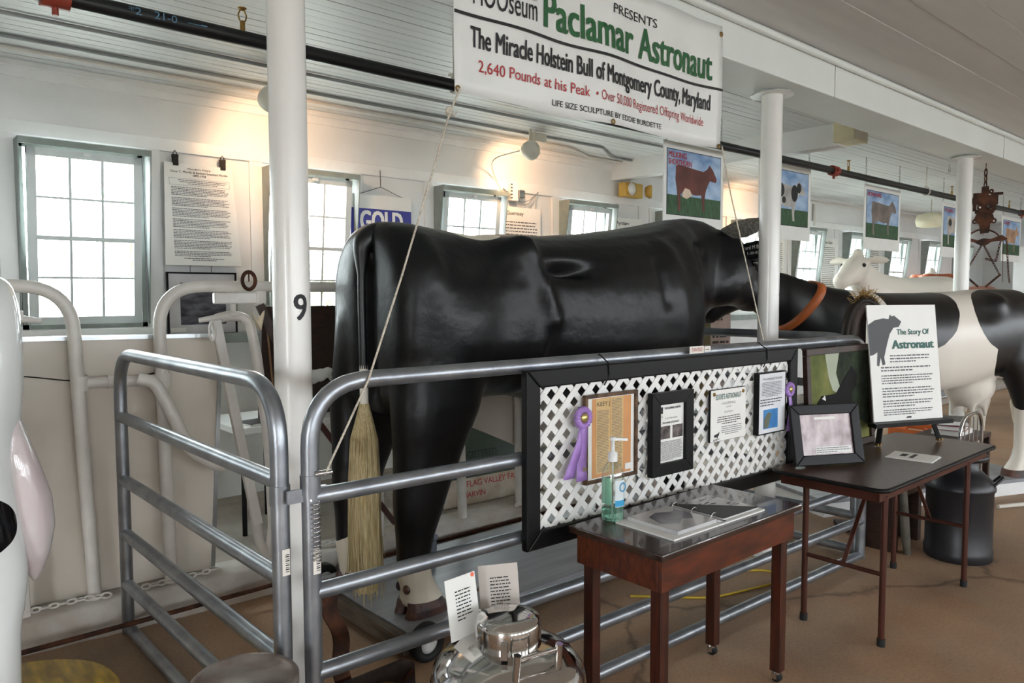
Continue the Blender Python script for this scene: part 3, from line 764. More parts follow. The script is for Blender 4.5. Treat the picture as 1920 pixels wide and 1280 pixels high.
t, w_, h_, y_ = framed('framed_pedigree_sheet', 'broad black frame around a printed sheet with two cattle photos', 1.465, 1.738, .83, 1.185, .052, BLACK, .03)
text('PACLAMAR FARMS', t, BLKTXT, .01, h_-.024, .105, .010, y=y_, bold=.02)
MB().box(-w_+.008, -w_+.03, y_-.0005, y_, h_-.04, h_-.012).build('logo_block', BLKTXT, t)
text('OTC', t, BLKTXT, -w_+.02, h_-.058, .022, .010, y=y_)
text('A LETTER FROM', t, GREYTXT, 0, h_-.066, .08, .006, y=y_)
text('PACLAMAR ASTRONAUT', t, BLKTXT, 0, h_-.085, .11, .008, y=y_, bold=.02)
PH = mat('halftone_photo', c(120, 110, 106), .6, scale=30, col2=c(40, 34, 34))
MB().box(-w_+.006, -.006, y_-.0005, y_, h_-.15, h_-.095).build('printed_photo', PH, t)
MB().box(.010, w_-.006, y_-.0005, y_, h_-.15, h_-.095).build('printed_photo', PH, t)
dashes(t, GREYTXT, -w_+.006, w_-.006, -h_+.006, h_-.16, 18, 5, y_, fill=.5)

es = on_lattice('painted_sign', 'white square sign titled Eddie\'s Astronaut hung by two rings', 'sign', 2.018, 1.043, .058)
MB().box(-.134, .134, -.012, 0, -.118, .118).build('board', PAPER, es)
MB().box(-.136, .136, -.010, .001, -.120, .120).build('board_edge', BLACK, es)
text("EDDIE'S ASTRONAUT", es, TEALTXT, .0, .073, .20, .026, y=-.0125, bold=.02, name='title')
text('A HOLSTEIN BULL', es, GREYTXT, 0, .048, .11, .011, y=-.0125)
text('CREATED', es, GREYTXT, 0, .032, .04, .007, y=-.0125)
text('SCULPTED BY', es, GREYTXT, 0, .008, .065, .009, y=-.0125)
dashes(es, BLKTXT, -.09, .10, -.045, -.004, 4, 7, -.0125, center=True, fill=.4, last=.6)
dashes(es, GREYTXT, -.06, .11, -.095, -.05, 5, 8, -.0125, center=True, fill=.35)
q = MB().prism([(-.11, -.088), (-.08, -.082), (-.068, -.075), (-.072, -.09), (-.08, -.097), (-.085, -.107), (-.09, -.097), (-.105, -.10)], -.0125, -.012); q.build('cow_logo', BLKTXT, es)
dashes(es, BLKTXT, -.115, -.065, -.116, -.106, 2, 9, -.0126, fill=.6)
for x in (-.112, .112): MB().lathe([(.004, 0), (.009, 0), (.009, .003), (.004, .003)], 10, Matrix.Translation((x, -.012, .10)) @ Matrix.Rotation(PI/2, 4, 'X')).build('grommet', BRASS, es)

t, w_, h_, y_ = framed('framed_story_sheet', 'thin black frame around a white sheet with a blue cow picture', 2.235, 2.475, .915, 1.218, .006, BLACK, .03)
y2 = -.027
MB().box(-w_, w_, y2, y2+.003, -h_, h_).build('printed_sheet', mat('glossy_sheet', c(226, 228, 232), .2), t)
text('THE ASTRONAUT CRUSADER', t, BLKTXT, 0, h_-.032, .17, .011, y=y2-.001)
dashes(t, GREYTXT, -w_+.02, w_-.03, .03, h_-.04, 10, 11, y2-.001, center=True, fill=.4)
dashes(t, BLKTXT, -w_+.01, w_-.02, -.015, .025, 3, 12, y2-.001, fill=.35)
MB().box(-.075, .05, y2-.001, y2, -.125, -.03).build('printed_picture', mat('blue_picture', c(66, 140, 196), .4, scale=12, col2=c(40, 108, 170)), t)
MB().prism([(-.07, -.12), (-.07, -.075), (-.045, -.05), (-.03, -.045), (-.015, -.05), (-.008, -.065), (-.02, -.075), (-.025, -.10), (-.035, -.12)], y2-.002, y2-.001).build('picture_cow', mat('olive_print', c(92, 96, 78), .5), t)
# ================================================================== CATTLE SCULPTURES
def remesh(parts, vox, smooth=6, name='body'):
    """union of closed pieces as one continuous skin"""
    me = bpy.data.meshes.new('raw'); me.from_pydata(parts.v, [], parts.f); me.update()
    o = bpy.data.objects.new('raw', me); C.objects.link(o)
    r = o.modifiers.new('r', 'REMESH'); r.mode = 'VOXEL'; r.voxel_size = vox
    s = o.modifiers.new('s', 'SMOOTH'); s.factor = .5; s.iterations = smooth
    bpy.context.view_layer.update()
    out = bpy.data.meshes.new_from_object(o.evaluated_get(bpy.context.evaluated_depsgraph_get()))
    bpy.data.objects.remove(o); bpy.data.meshes.remove(me); out.name = name
    out.polygons.foreach_set('use_smooth', [True]*len(out.polygons))
    return out
def loft(b, rings, ex=2.4, n=28):
    """rings: (centre, up vector (half height upward), half height down, side vector)"""
    vs = []
    for ctr, up, dn_, sd in rings:
        ctr, up, sd = Vector(ctr), Vector(up), Vector(sd)
        for k in range(n):
            a = 2*PI*k/n; ca, sa = math.cos(a), math.sin(a)
            x = math.copysign(abs(ca)**(2/ex), ca); z = math.copysign(abs(sa)**(2/ex), sa)
            vs.append(ctr+sd*x+up*(z if z > 0 else z*dn_))
    m = len(rings)
    fs = [(i*n+k, (i+1)*n+k, (i+1)*n+(k+1) % n, i*n+(k+1) % n) for i in range(m-1) for k in range(n)]
    fs += [tuple(range(n)), tuple(range((m)*n-1, (m-1)*n-1, -1))]
    b.add(vs, fs)
def trunk(b, rows, y0, ex=2.4):
    R = []
    for x, zt, zb, hw, *yo in rows:
        zc = zt-(zt-zb)*.48; R.append(((x, y0+(yo[0] if yo else 0), zc), (0, 0, zt-zc), (zc-zb)/(zt-zc), (0, hw, 0)))
    loft(b, R, ex)
def leg(b, rows):
    R = [((x, y, z), (rx, 0, 0), 1., (0, ry, 0)) for x, y, z, rx, ry in rows]
    loft(b, R, 2.2, 18)
def spot_mat(name, base, spot, ells, rough=.3, noise=.05, zcut=None, extra=None, bump=.06, spec=.5):
    """two-tone coat: ellipsoids in object space carry the spot colour"""
    m = bpy.data.materials.new(name); m.use_nodes = True; nt = m.node_tree; bs = nt.nodes['Principled BSDF']
    bs.inputs['Roughness'].default_value = rough; bs.inputs['Specular IOR Level'].default_value = spec
    tc = nt.nodes.new('ShaderNodeTexCoord'); ns = nt.nodes.new('ShaderNodeTexNoise'); ns.inputs['Scale'].default_value = 4.5; ns.inputs['Detail'].default_value = 3
    nt.links.new(tc.outputs['Object'], ns.inputs['Vector'])
    def math_(op, a, b_=None):
        n = nt.nodes.new('ShaderNodeMath'); n.operation = op
        for i, v in enumerate((a, b_)):
            if v is None: continue
            if isinstance(v, (int, float)): n.inputs[i].default_value = v
            else: nt.links.new(v, n.inputs[i])
        return n.outputs[0]
    wob = math_('MULTIPLY', math_('SUBTRACT', ns.outputs['Fac'], .5), noise*12)
    acc = None
    for (cx, cy, cz), (rx, ry, rz) in ells:
        mp = nt.nodes.new('ShaderNodeMapping'); mp.vector_type = 'POINT'
        mp.inputs['Location'].default_value = (-cx/rx, -cy/ry, -cz/rz); mp.inputs['Scale'].default_value = (1/rx, 1/ry, 1/rz)
        nt.links.new(tc.outputs['Object'], mp.inputs[0])
        ln = nt.nodes.new('ShaderNodeVectorMath'); ln.operation = 'LENGTH'; nt.links.new(mp.outputs[0], ln.inputs[0])
        d = math_('ADD', ln.outputs['Value'], wob)
        s = math_('LESS_THAN', d, 1.0)
        acc = s if acc is None else math_('MAXIMUM', acc, s)
    mix = nt.nodes.new('ShaderNodeMix'); mix.data_type = 'RGBA'
    mix.inputs[6].default_value = base; mix.inputs[7].default_value = spot
    if acc is not None: nt.links.new(acc, mix.inputs[0])
    else: mix.inputs[0].default_value = 0
    n2 = nt.nodes.new('ShaderNodeTexNoise'); n2.inputs['Scale'].default_value = 16; n2.inputs['Detail'].default_value = 5
    nt.links.new(tc.outputs['Object'], n2.inputs['Vector'])
    bp = nt.nodes.new('ShaderNodeBump'); bp.inputs['Strength'].default_value = bump; bp.inputs['Distance'].default_value = .02
    nt.links.new(n2.outputs['Fac'], bp.inputs['Height']); nt.links.new(bp.outputs[0], bs.inputs['Normal'])
    nt.links.new(mix.outputs[2], bs.inputs['Base Color'])
    return m
def gauss(p, c_, s_):
    return math.exp(-sum(((p[i]-c_[i])/s_[i])**2 for i in range(3)))
def seg_dist(p, a, b_):
    a, b_, p = Vector(a), Vector(b_), Vector(p); d = b_-a; t_ = max(0, min(1, (p-a).dot(d)/d.length_squared)); return (p-a-d*t_).length

# ---- the bull
BY = 3.12
bull = thing('bull_sculpture', 'huge glossy black bull sculpture with white socks and a cream tail switch', 'bull', (0, 0, 0))
B = MB()
trunk(B, [(1.775, 1.78, 1.30, .15), (1.79, 1.90, 1.12, .30), (1.84, 1.945, 1.02, .355), (1.95, 1.95, 1.0, .385), (2.10, 1.93, 1.02, .40), (2.35, 1.905, 1.06, .405), (2.6, 1.925, 1.06, .40), (2.85, 1.925, 1.0, .43),
          (3.2, 1.955, .93, .475), (3.55, 2.0, .88, .475), (3.85, 2.05, .86, .44), (4.02, 2.085, .92, .36), (4.13, 2.10, 1.12, .265), (4.26, 2.115, 1.30, .215), (4.40, 2.11, 1.42, .19), (4.54, 2.08, 1.50, .17), (4.66, 2.02, 1.56, .13)], BY, 2.5)
# head: poll to muzzle, dropping forward
hr = []
P0, P1_ = Vector((4.46, BY-.03, 1.86)), Vector((4.93, BY-.19, 1.555)); dd = (P1_-P0).normalized(); uu = Vector((-dd.z, 0, dd.x))
for t_, h_u, h_d, wd_ in ((0, .25, .30, .17), (.2, .29, .33, .205), (.4, .24, .29, .195), (.6, .165, .20, .15), (.78, .135, .15, .135), (.92, .145, .14, .145), (1.0, .10, .10, .11)):
    ctr = P0.lerp(P1_, t_); hr.append((ctr, uu*h_u, h_d/h_u, (0, wd_, 0)))
loft(B, hr, 2.3, 22)
for s in (-1, 1):   # hind legs
    y = BY+s*.265; dx = 0 if s < 0 else -.03
    leg(B, [(2.06+dx, BY+s*.20, 1.50, .27, .17), (2.05+dx, BY+s*.235, 1.25, .265, .155), (2.01+dx, y, 1.05, .235, .135), (1.965+dx, y, .86, .18, .115), (1.925+dx, y, .70, .145, .10), (1.905+dx, y, .60, .125, .092), (1.885+dx, y, .48, .092, .08), (1.875+dx, y, .38, .082, .072), (1.88+dx, y, .30, .082, .074), (1.90+dx, y, .24, .092, .082), (1.925+dx, y, .17, .11, .092), (1.93+dx, y, .155, .11, .092)])
    y = BY+s*.27
    leg(B, [(3.78, BY+s*.24, 1.35, .26, .17), (3.80, BY+s*.27, 1.10, .20, .15), (3.82, y, .90, .14, .115), (3.83, y, .70, .105, .095), (3.83, y, .58, .10, .09), (3.83, y, .45, .075, .07), (3.83, y, .30, .075, .07), (3.85, y, .22, .09, .08), (3.87, y, .155, .10, .09)])
me = remesh(B, .022, 7, 'body')
def bull_shape(p, nrm):
    """sculpted bone points and hollows, near and far side alike"""
    s = 1 if p.y < BY else -1; yy = BY-abs(p.y-BY); q = (p.x, yy, p.z); d = 0
    lim = max(0, min(1, (BY-.12-yy)/.15))
    d += .055*gauss(q, (2.50, 2.76, 1.83), (.10, .3, .09))*lim
    d += .05*math.exp(-(seg_dist((q[0], 0, q[2]), (2.52, 0, 1.80), (2.64, 0, 1.47))/.045)**2)*lim
    d += .022*math.exp(-(seg_dist((q[0], 0, q[2]), (2.60, 0, 1.44), (2.52, 0, 1.05))/.05)**2)*lim
    d -= .10*gauss(q, (2.78, 2.72, 1.73), (.15, .5, .045))*lim
    d -= .03*gauss(q, (2.22, 2.72, 1.76), (.17, .4, .12))*lim
    d += .035*gauss(q, (1.93, 2.76, 1.72), (.07, .3, .18))*lim
    d += .03*gauss(q, (2.12, 2.74, 1.42), (.14, .3, .22))*lim
    d -= .02*gauss(q, (2.35, 2.72, 1.55), (.10, .3, .2))*lim
    d += .028*gauss(q, (3.86, 2.7, 1.45), (.12, .4, .35))*lim
    d -= .05*math.exp(-(seg_dist((q[0], 0, q[2]), (4.03, 0, 1.85), (4.06, 0, 1.2))/.06)**2)*lim
    d += .02*math.exp(-(seg_dist((q[0], 0, q[2]), (3.62, 0, 1.85), (3.72, 0, 1.15))/.07)**2)*lim
    d -= .02*math.exp(-(seg_dist((q[0], 0, q[2]), (3.46, 0, 1.78), (3.5, 0, 1.55))/.03)**2)*lim
    # cleft between the buttocks, under the tail head
    if p.x < 1.95: d -= .085*math.exp(-((p.y-BY+.02)/.06)**2)*max(0, min(1, (1.86-p.z)/.15))*max(0, min(1, (p.z-1.05)/.1))
    return d
nr = [v.normal.copy() for v in me.vertices]
for v, n_ in zip(me.vertices, nr):
    v.co += n_*bull_shape(v.co, n_)
me.update()
BLK = c(11, 11, 13)
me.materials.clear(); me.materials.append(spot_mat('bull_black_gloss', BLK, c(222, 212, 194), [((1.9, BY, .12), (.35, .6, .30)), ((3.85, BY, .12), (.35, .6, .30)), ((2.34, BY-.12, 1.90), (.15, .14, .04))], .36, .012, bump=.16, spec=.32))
body = bpy.data.objects.new('body', me); C.objects.link(body); body.parent = bull
HOOF = mat('brown_black_hoof', c(96, 62, 48), .4, scale=14, col2=c(36, 34, 38), bump=.3)
for x, y in ((1.925, BY-.265), (1.895, BY+.265), (3.88, BY-.27), (3.88, BY+.27)):
    q = MB(); 
    for s in (-1, 1):
        loft(q, [((x-.02, y+s*.045, .128), (.13, 0, 0), .8, (0, .05, 0)), ((x-.015, y+s*.045, .16), (.115, 0, 0), .85, (0, .05, 0)), ((x-.02, y+s*.043, .195), (.09, 0, 0), .95, (0, .046, 0))], 2.2, 14)
    q.build('hoof', HOOF, bull)
for s in (-1, 1): MB().ball((1.82, BY-.265+s*.03, .26), .02, .02, .024).build('dewclaw', HOOF, bull)
# tail: root, hanging part, tape, cream switch
TY, TX = BY-.03, 1.765
pts = bend([(2.0, TY+.02, 1.875), (1.86, TY, 1.89), (TX, TY, 1.845), (TX-.005, TY, 1.6), (TX, TY, 1.255)], .09)
rad = [.02+.05*max(0, min(1, (p.z-1.72)/.2)) for p in pts]
MB().tube(pts, rad, 14).build('tail', mat('tail_black', BLK, .4), bull)
MB().tube([(TX, TY, 1.27), (TX, TY, 1.08)], .02, 12).build('tail_tape', mat('white_tape', c(226, 218, 204), .6), bull)
HAIR = mat('cream_tail_hair', c(216, 200, 158), .6, scale=9, col2=c(170, 146, 96), stretch=(30, 30, 1.2), bump=.6, bscale=12)
q = MB(); rnd = random.Random(5)
q.tube([(TX, TY, 1.09), ((TX-.003), TY, .95), (TX-.005, TY, .75), ((TX-.003), TY, .5), (TX, TY, .30), (TX, TY, .19)], [.022, .052, .072, .074, .07, .05], 16)
for i in range(170):
    a = rnd.uniform(0, 2*PI); r1_, r2_, r3_ = .018, rnd.uniform(.05, .078), rnd.uniform(.03, .095); ca, sa = math.cos(a), math.sin(a); ze = rnd.uniform(.14, .36)
    q.tube([(TX+r1_*ca, TY+r1_*sa, 1.09), ((TX-.003)+r2_*ca*.8, TY+r2_*sa*.8, .92), (TX-.005+r2_*ca, TY+r2_*sa, .66), ((TX-.003)+r3_*ca, TY+r3_*sa, ze)], [.004, .0045, .004, .0015], 4, caps=False)
q.build('tail_switch', HAIR, bull)['kind'] = 'stuff'
# ear and horn on the near side of the head, each signed in white
HORN = mat('weathered_horn', c(122, 118, 108), .5, scale=7, col2=c(70, 68, 62), stretch=(1.5, 10, 10))
q = MB(); loft(q, [((4.60, BY-.10, 2.03), (0, 0, .03), 1, (.035, 0, 0)), ((4.60, BY-.18, 2.04), (0, -.01, .058), 1, (.028, 0, 0)), ((4.61, BY-.28, 2.05), (0, -.01, .066), 1, (.025, 0, 0)), ((4.62, BY-.36, 2.065), (0, -.01, .05), 1, (.018, 0, 0)), ((4.62, BY-.41, 2.075), (0, 0, .02), 1, (.008, 0, 0))], 2.1, 14)
q.build('horn', HORN, bull)
q = MB(); loft(q, [((4.70, BY-.14, 1.90), (0, 0, .035), 1, (.03, 0, 0)), ((4.69, BY-.22, 1.895), (0, -.01, .06), 1, (.025, 0, 0)), ((4.68, BY-.31, 1.90), (0, -.01, .066), 1, (.02, 0, 0)), ((4.67, BY-.39, 1.91), (0, -.01, .042), 1, (.014, 0, 0)), ((4.67, BY-.42, 1.915), (0, 0, .014), 1, (.006, 0, 0))], 2.1, 14)
ear = q.build('ear', mat('ear_black', BLK, .3), bull)
WTXT = mat('white_ink', c(226, 226, 220), .6)
sg = text('Edward M Bu', bull, WTXT, 0, 0, .17, .026, y=0, name='signature', rot=.08)
sg.rotation_euler = (0, 0, -PI/2); sg.location = (4.652, BY-.28, 1.905)
sg2 = text('1-20-83', bull, WTXT, 0, 0, .09, .018, y=0, name='signature_date', rot=.08); sg2.location = (4.652, BY-.31, 1.872); sg2.rotation_euler = (0, 0, -PI/2)
EYEB = mat('eye_gloss', c(12, 10, 10), .08)
MB().ball((4.72, BY-.275, 1.815), .024).build('eye', EYEB, bull)
MB().ball((4.915, BY-.27, 1.56), .02, .012, .026).build('nostril', EYEB, bull)

# ---- platform on wheels under the bull
pf = thing('wheeled_platform', 'low grey plywood platform on rubber wheels carrying the bull', 'platform', (0, 0, 0))
PLY = mat('grey_painted_plywood', c(158, 160, 164), .4, scale=3, col2=c(134, 136, 140), stretch=(.6, 5, 1))
MB().box(1.74, 4.25, 2.70, 3.56, .095, .125).build('deck', PLY, pf)
MB().box(1.74, 4.25, 2.70, 2.72, .045, .0945).build('side_rail', PLY, pf)
MB().box(1.74, 4.25, 3.54, 3.56, .045, .0945).build('side_rail', PLY, pf)
WEATH = mat('weathered_timber', c(96, 82, 66), .8, scale=6, col2=c(62, 52, 42), stretch=(8, 1, 8))
MB().box(1.69, 1.735, 2.66, 3.58, .05, .12).build('end_beam', WEATH, pf)
for x in (1.80, 4.15):
    for y in (2.645, 3.615):
        m_ = Matrix.Translation((x, y, .085)) @ Matrix.Rotation(PI/2, 4, 'X')
        tt = MB().lathe([(.045, -.028), (.075, -.03), (.085, -.018), (.085, .018), (.075, .03), (.045, .028), (.045, -.028)], 24, m_, caps=False).build('tyre', RUBBER, pf)
        MB().lathe([(0, -.02), (.02, -.03), (.046, -.02), (.046, .02), (.02, .03), (0, .02)], 20, m_, caps=False).build('hub', TRIM, tt)
hd = thing('toggle_handle', 'short pale wooden toggle tied with dark blue string on the platform', 'handle', (2.28, 2.80, .15), (0, 0, 0))
m_ = Matrix.Rotation(PI/2, 4, 'Y') @ Matrix.Rotation(.4, 4, 'X')
MB().lathe([(.0, -.06), (.016, -.055), (.02, 0), (.016, .055), (0, .06)], 12, m_, caps=False).build('wooden_grip', mat('pale_wood', c(176, 146, 96), .6), hd)
MB().tube(bend([(0, 0, .0), (-.06, .02, .01), (-.12, -.02, -.015), (-.18, -.0, -.018), (-.24, .03, -.018)], .04), .004, 6).build('string', mat('navy_string', c(30, 36, 64), .8), hd)
bxs = thing('grey_box', 'small blue-grey metal box standing on the platform beyond the hind leg', 'box', (2.25, 3.36, .1265))
MB().box(-.075, .075, -.06, .06, 0, .13).build('body', mat('bluegrey_paint', c(88, 94, 106), .45), bxs, bevel=.01)
MB().box(-.08, .08, -.065, .065, .131, .165).build('lid', mat('bluegrey_lid', c(104, 110, 122), .45), bxs, bevel=.01)

# ---- Holstein and plain cows
def cow(name, label, loc, rz, sc, mt, head_down=0, ear=1., turn=0., udder=None, vox=.025, group='life-size cow sculptures'):
    t = thing(name, label, 'cow', loc, (0, 0, rz), group)
    b = MB()
    trunk(b, [(-1.16, 1.30, 1.0, .12), (-1.13, 1.38, .88, .23), (-1.0, 1.42, .80, .265), (-.75, 1.42, .74, .28), (-.4, 1.40, .68, .31), (0, 1.39, .64, .33), (.4, 1.39, .63, .31), (.7, 1.41, .66, .26), (.9, 1.43, .80, .20, -.05*turn), (1.05, 1.47, .98, .155, -.2*turn), (1.2, 1.53, 1.12, .125, -.48*turn), (1.35, 1.58, 1.24, .11, -.85*turn), (1.44, 1.59, 1.32, .09, -turn)], 0, 2.5)
    TY_ = -.9*turn
    Pa, Pb = Vector((1.34, TY_, 1.52)), Vector((1.80-.2*turn, TY_*1.7, 1.30-head_down)); d = (Pb-Pa).normalized(); u = Vector((0, -1, 0)).cross(d)*-1
    u = Vector((-d.z, 0, d.x))
    loft(b, [(Pa.lerp(Pb, t_), u*hu, hd_/hu, (0, wd_, 0)) for t_, hu, hd_, wd_ in ((0, .10, .14, .10), (.2, .125, .17, .125), (.45, .11, .14, .11), (.7, .085, .10, .085), (.9, .085, .09, .085), (1, .05, .06, .06))], 2.3, 18)
    b.ball((1.37, TY_, 1.62), .055, .06, .07, 12, 8)
    for s in (-1, 1):
        loft(b, [((1.38, TY_+s*.08, 1.545), (0, 0, .025), 1, (.03, 0, 0)), ((1.37, TY_+s*(.08+.09*ear), 1.555), (0, 0, .055), 1, (.022, 0, 0)), ((1.36, TY_+s*(.08+.19*ear), 1.55), (0, 0, .055), 1, (.022, 0, 0)), ((1.36, TY_+s*(.08+.25*ear), 1.54), (0, 0, .02), 1, (.012, 0, 0))], 2.1, 12)
        leg(b, [(-.88, s*.15, 1.1, .21, .12), (-.90, s*.17, .86, .17, .11), (-.97, s*.18, .66, .11, .08), (-1.02, s*.18, .52, .085, .065), (-1.0, s*.18, .42, .06, .055), (-.99, s*.18, .22, .05, .048), (-.97, s*.18, .12, .06, .055), (-.93, s*.18, .05, .085, .07), (-.93, s*.18, .0, .09, .07)])
        leg(b, [(.62, s*.16, 1.0, .16, .11), (.62, s*.17, .72, .11, .09), (.63, s*.17, .50, .075, .065), (.63, s*.17, .40, .07, .062), (.63, s*.17, .22, .05, .048), (.64, s*.17, .12, .06, .055), (.67, s*.17, .05, .08, .068), (.67, s*.17, 0, .085, .068)])
    b.ball((-.62, 0, .68), .22, .17, .17)
    for s in (-1, 1):
        for x in (-.55, -.70): b.tube([(x, s*.08, .56), (x, s*.08, .44)], [.03, .02], 8)
    me = remesh(b, vox, 5)
    for v, n_ in zip(me.vertices, [v.normal.copy() for v in me.vertices]):
        q_ = (v.co.x, -abs(v.co.y), v.co.z)
        v.co += n_*(.035*gauss(q_, (-.62, -.25, 1.33), (.07, .2, .06))-.02*gauss(q_, (-.42, -.28, 1.25), (.12, .2, .06))+.02*gauss(q_, (-1.1, -.2, 1.28), (.06, .15, .07)))
    me.materials.clear(); me.materials.append(mt)
    o = bpy.data.objects.new('body', me); C.objects.link(o); o.parent = t; o.scale = (sc,)*3
    for s in (-1, 1):
        e = MB().ball((1.48*sc, (TY_*1.25+s*.115)*sc, (1.50-.3*head_down)*sc), .022*sc).build('eye', EYEB, t)
        for x in (-.93, .67): MB().lathe([(.088*sc, -.002), (.08*sc, .05*sc)], 16, Matrix.Translation((x*sc, s*.178*sc, 0)) @ Matrix.Scale(1.12, 4, (1, 0, 0))).build('hoof', HOOF, t)
    q = MB().tube(bend([(-1.10*sc, 0, 1.36*sc), (-1.20*sc, 0, 1.36*sc), (-1.22*sc, 0, 1.0*sc), (-1.2*sc, 0, .62*sc)], .08), .022*sc, 10)
    q.build('tail', mt, t)
    q = MB().tube([(-1.2*sc, 0, .64*sc), (-1.2*sc, 0, .52*sc), (-1.19*sc, 0, .36*sc)], [.02*sc, .05*sc, .015*sc], 10).build('tail_switch', mat('white_hair', c(214, 204, 186), .7, bump=.4, bscale=60), t)
    return t
WCOAT = c(222, 214, 202)
# one long Holstein facing the bull: black neck with orange collar, white band, black saddle, black thigh
hol = spot_mat('holstein_patches', WCOAT, BLK, [((1.42, 0, 1.3), (.62, .6, .80)), ((.22, .1, 1.32), (.36, .5, .36)), ((-.74, .30, 1.24), (.46, .3, .30)), ((-.82, .26, .96), (.30, .25, .24)), ((-.93, .22, .70), (.14, .16, .20))], .34, .010)
CA = 2.75
cb = cow('holstein_cow', 'black and white cow with an orange collar and black thigh patch', (6.24, 2.34, .13), CA, 1.06, hol, head_down=.1, ear=.45, turn=.32); cb.scale = (.88, 1, 1)
from mathutils.bvhtree import BVHTree
bo = [ch for ch in cb.children if ch.name.startswith('body')][0]
tree_ = BVHTree.FromPolygons([v.co*1.06 for v in bo.data.vertices], [tuple(p.vertices) for p in bo.data.polygons])
n = 32; vs = []
ax = Vector((math.cos(.6), 0, math.sin(.6))); e1 = Vector((0, 1, 0)); e2 = ax.cross(e1)
for dx in (-.028, .028):
    for k in range(n):
        a = 2*PI*k/n; d = e1*math.cos(a)+e2*math.sin(a); c0 = Vector((1.18, -.11, 1.38))+ax*dx
        h = tree_.ray_cast(c0+d*.6, -d)[0]; vs.append((h or c0+d*.2)+d*.008)
q = MB(); q.add(vs, [(k, (k+1) % n, n+(k+1) % n, n+k) for k in range(n)], True)
o = q.build('collar', mat('orange_leather', c(176, 92, 40), .5), cb); md = o.modifiers.new('s', 'SOLIDIFY'); md.thickness = .01; md.offset = 1
wht = spot_mat('plain_white_cow', WCOAT, c(200, 180, 170), [], .35, .01)
cow('white_cow', 'plain pale cow with an upright ear and a dark eye', (11.5, 4.42, .13), PI+.0, 1.22, wht)
gue = spot_mat('brown_cow', c(152, 78, 44), c(226, 220, 208), [((1.4, 0, 1.66), (.12, .2, .1)), ((-.2, 0, .7), (.3, .6, .4)), ((.1, 0, 0), (2, 1, .4))], .4, .03)
cow('brown_cow', 'distant brown cow with a white poll', (15.55, 5.0, .08), PI, 1.17, gue, vox=.035)
for hw_, hd_, loc_, rz_, h, lb in ((1.1, .285, (6.24, 2.34, 0), CA, .13, 'white-edged platform under the cow with the orange collar'), (1.6, .40, (11.5, 4.42, .08), 0, .05, 'low platform under the plain pale cow')):
    t = thing('display_platform', lb, 'platform', loc_, (0, 0, rz_))
    MB().box(-hw_, hw_, -hd_, hd_, h-.03, h-.002).build('deck', PLY, t)
    MB().box(-hw_+.01, hw_-.01, -hd_+.01, hd_-.01, 0, h-.0305).build('skirt', TRIM, t)

# ---- glossy cow at the wall end, only its udder and hind leg in view
ff = thing('glossy_painted_cow', 'glossy white cow with pink-tinted udder and a black patch on its leg', 'cow', (0, 0, 0))
b = MB()
trunk(b, [(.415, 1.58, 1.25, .10), (.39, 1.66, 1.1, .2), (.33, 1.68, 1.0, .25), (.2, 1.68, .92, .27), (-.1, 1.68, .85, .29), (-.5, 1.66, .78, .32), (-.9, 1.66, .76, .31), (-1.2, 1.68, .85, .25), (-1.4, 1.74, 1.1, .17), (-1.6, 1.82, 1.3, .13)], 3.05, 2.4)
for s in (-1, 1):
    leg(b, [(.18, 3.05+s*.15, 1.3, .2, .12), (.2, 3.05+s*.17, 1.05, .16, .11), (.27, 3.05+s*.18, .85, .11, .085), (.31, 3.05+s*.18, .70, .085, .07), (.30, 3.05+s*.18, .5, .065, .06), (.30, 3.05+s*.18, .3, .06, .055), (.29, 3.05+s*.18, .17, .075, .065), (.28, 3.05+s*.18, .13, .09, .07)])
    leg(b, [(-1.05, 3.05+s*.15, 1.2, .16, .11), (-1.05, 3.05+s*.17, .8, .09, .08), (-1.05, 3.05+s*.17, .5, .065, .06), (-1.05, 3.05+s*.17, .13, .07, .065)])
me = remesh(b, .022, 5)
me.materials.clear(); me.materials.append(spot_mat('glossy_cow_coat', c(226, 228, 226), BLK, [((.25, 2.80, .88), (.11, .10, .10)), ((-.6, 2.8, 1.3), (.4, .3, .35))], .12, .02, bump=.03))
o = bpy.data.objects.new('body', me); C.objects.link(o); o.parent = ff; o.location.x = -.012
q = MB()
UX = .025
loft(q, [((.33, 2.98, 1.36), (.03, 0, 0), 1, (0, .05, 0)), ((.34, 2.98, 1.2), (.045, 0, 0), 1, (0, .08, 0)), ((.365, 2.97, 1.05), (.065, 0, 0), 1, (0, .10, 0)), ((.385, 2.96, .93), (.078, 0, 0), 1, (0, .10, 0)), ((.40, 2.95, .83), (.068, 0, 0), 1, (0, .085, 0)), ((.405, 2.95, .74), (.046, 0, 0), 1, (0, .06, 0)), ((.402, 2.95, .67), (.022, 0, 0), 1, (0, .03, 0)), ((.40, 2.95, .64), (.008, 0, 0), 1, (0, .012, 0))], 2.1, 20)
me = remesh(q, .012, 3)
me.materials.clear(); me.materials.append(mat('pink_white_udder', c(216, 212, 209), .14, scale=4.5, col2=c(212, 192, 194), stretch=(3, 3, .5), bump=.1, bscale=12, coat=.5))
o = bpy.data.objects.new('udder', me); C.objects.link(o); o.parent = ff; o.location = (.0, -.03, 0)
dk = thing('display_disc', 'yellow painted round base under the glossy cow', 'base', (.33, 3.17, 0))
YB = mat('mottled_yellow_paint', c(242, 202, 64), .3, scale=7, col2=c(168, 132, 44), stretch=(4, 1, 1))
MB().lathe([(.36, 0), (.37, .02), (.37, .10), (.355, .12), (0, .125)], 40).build('drum_top', YB, dk)
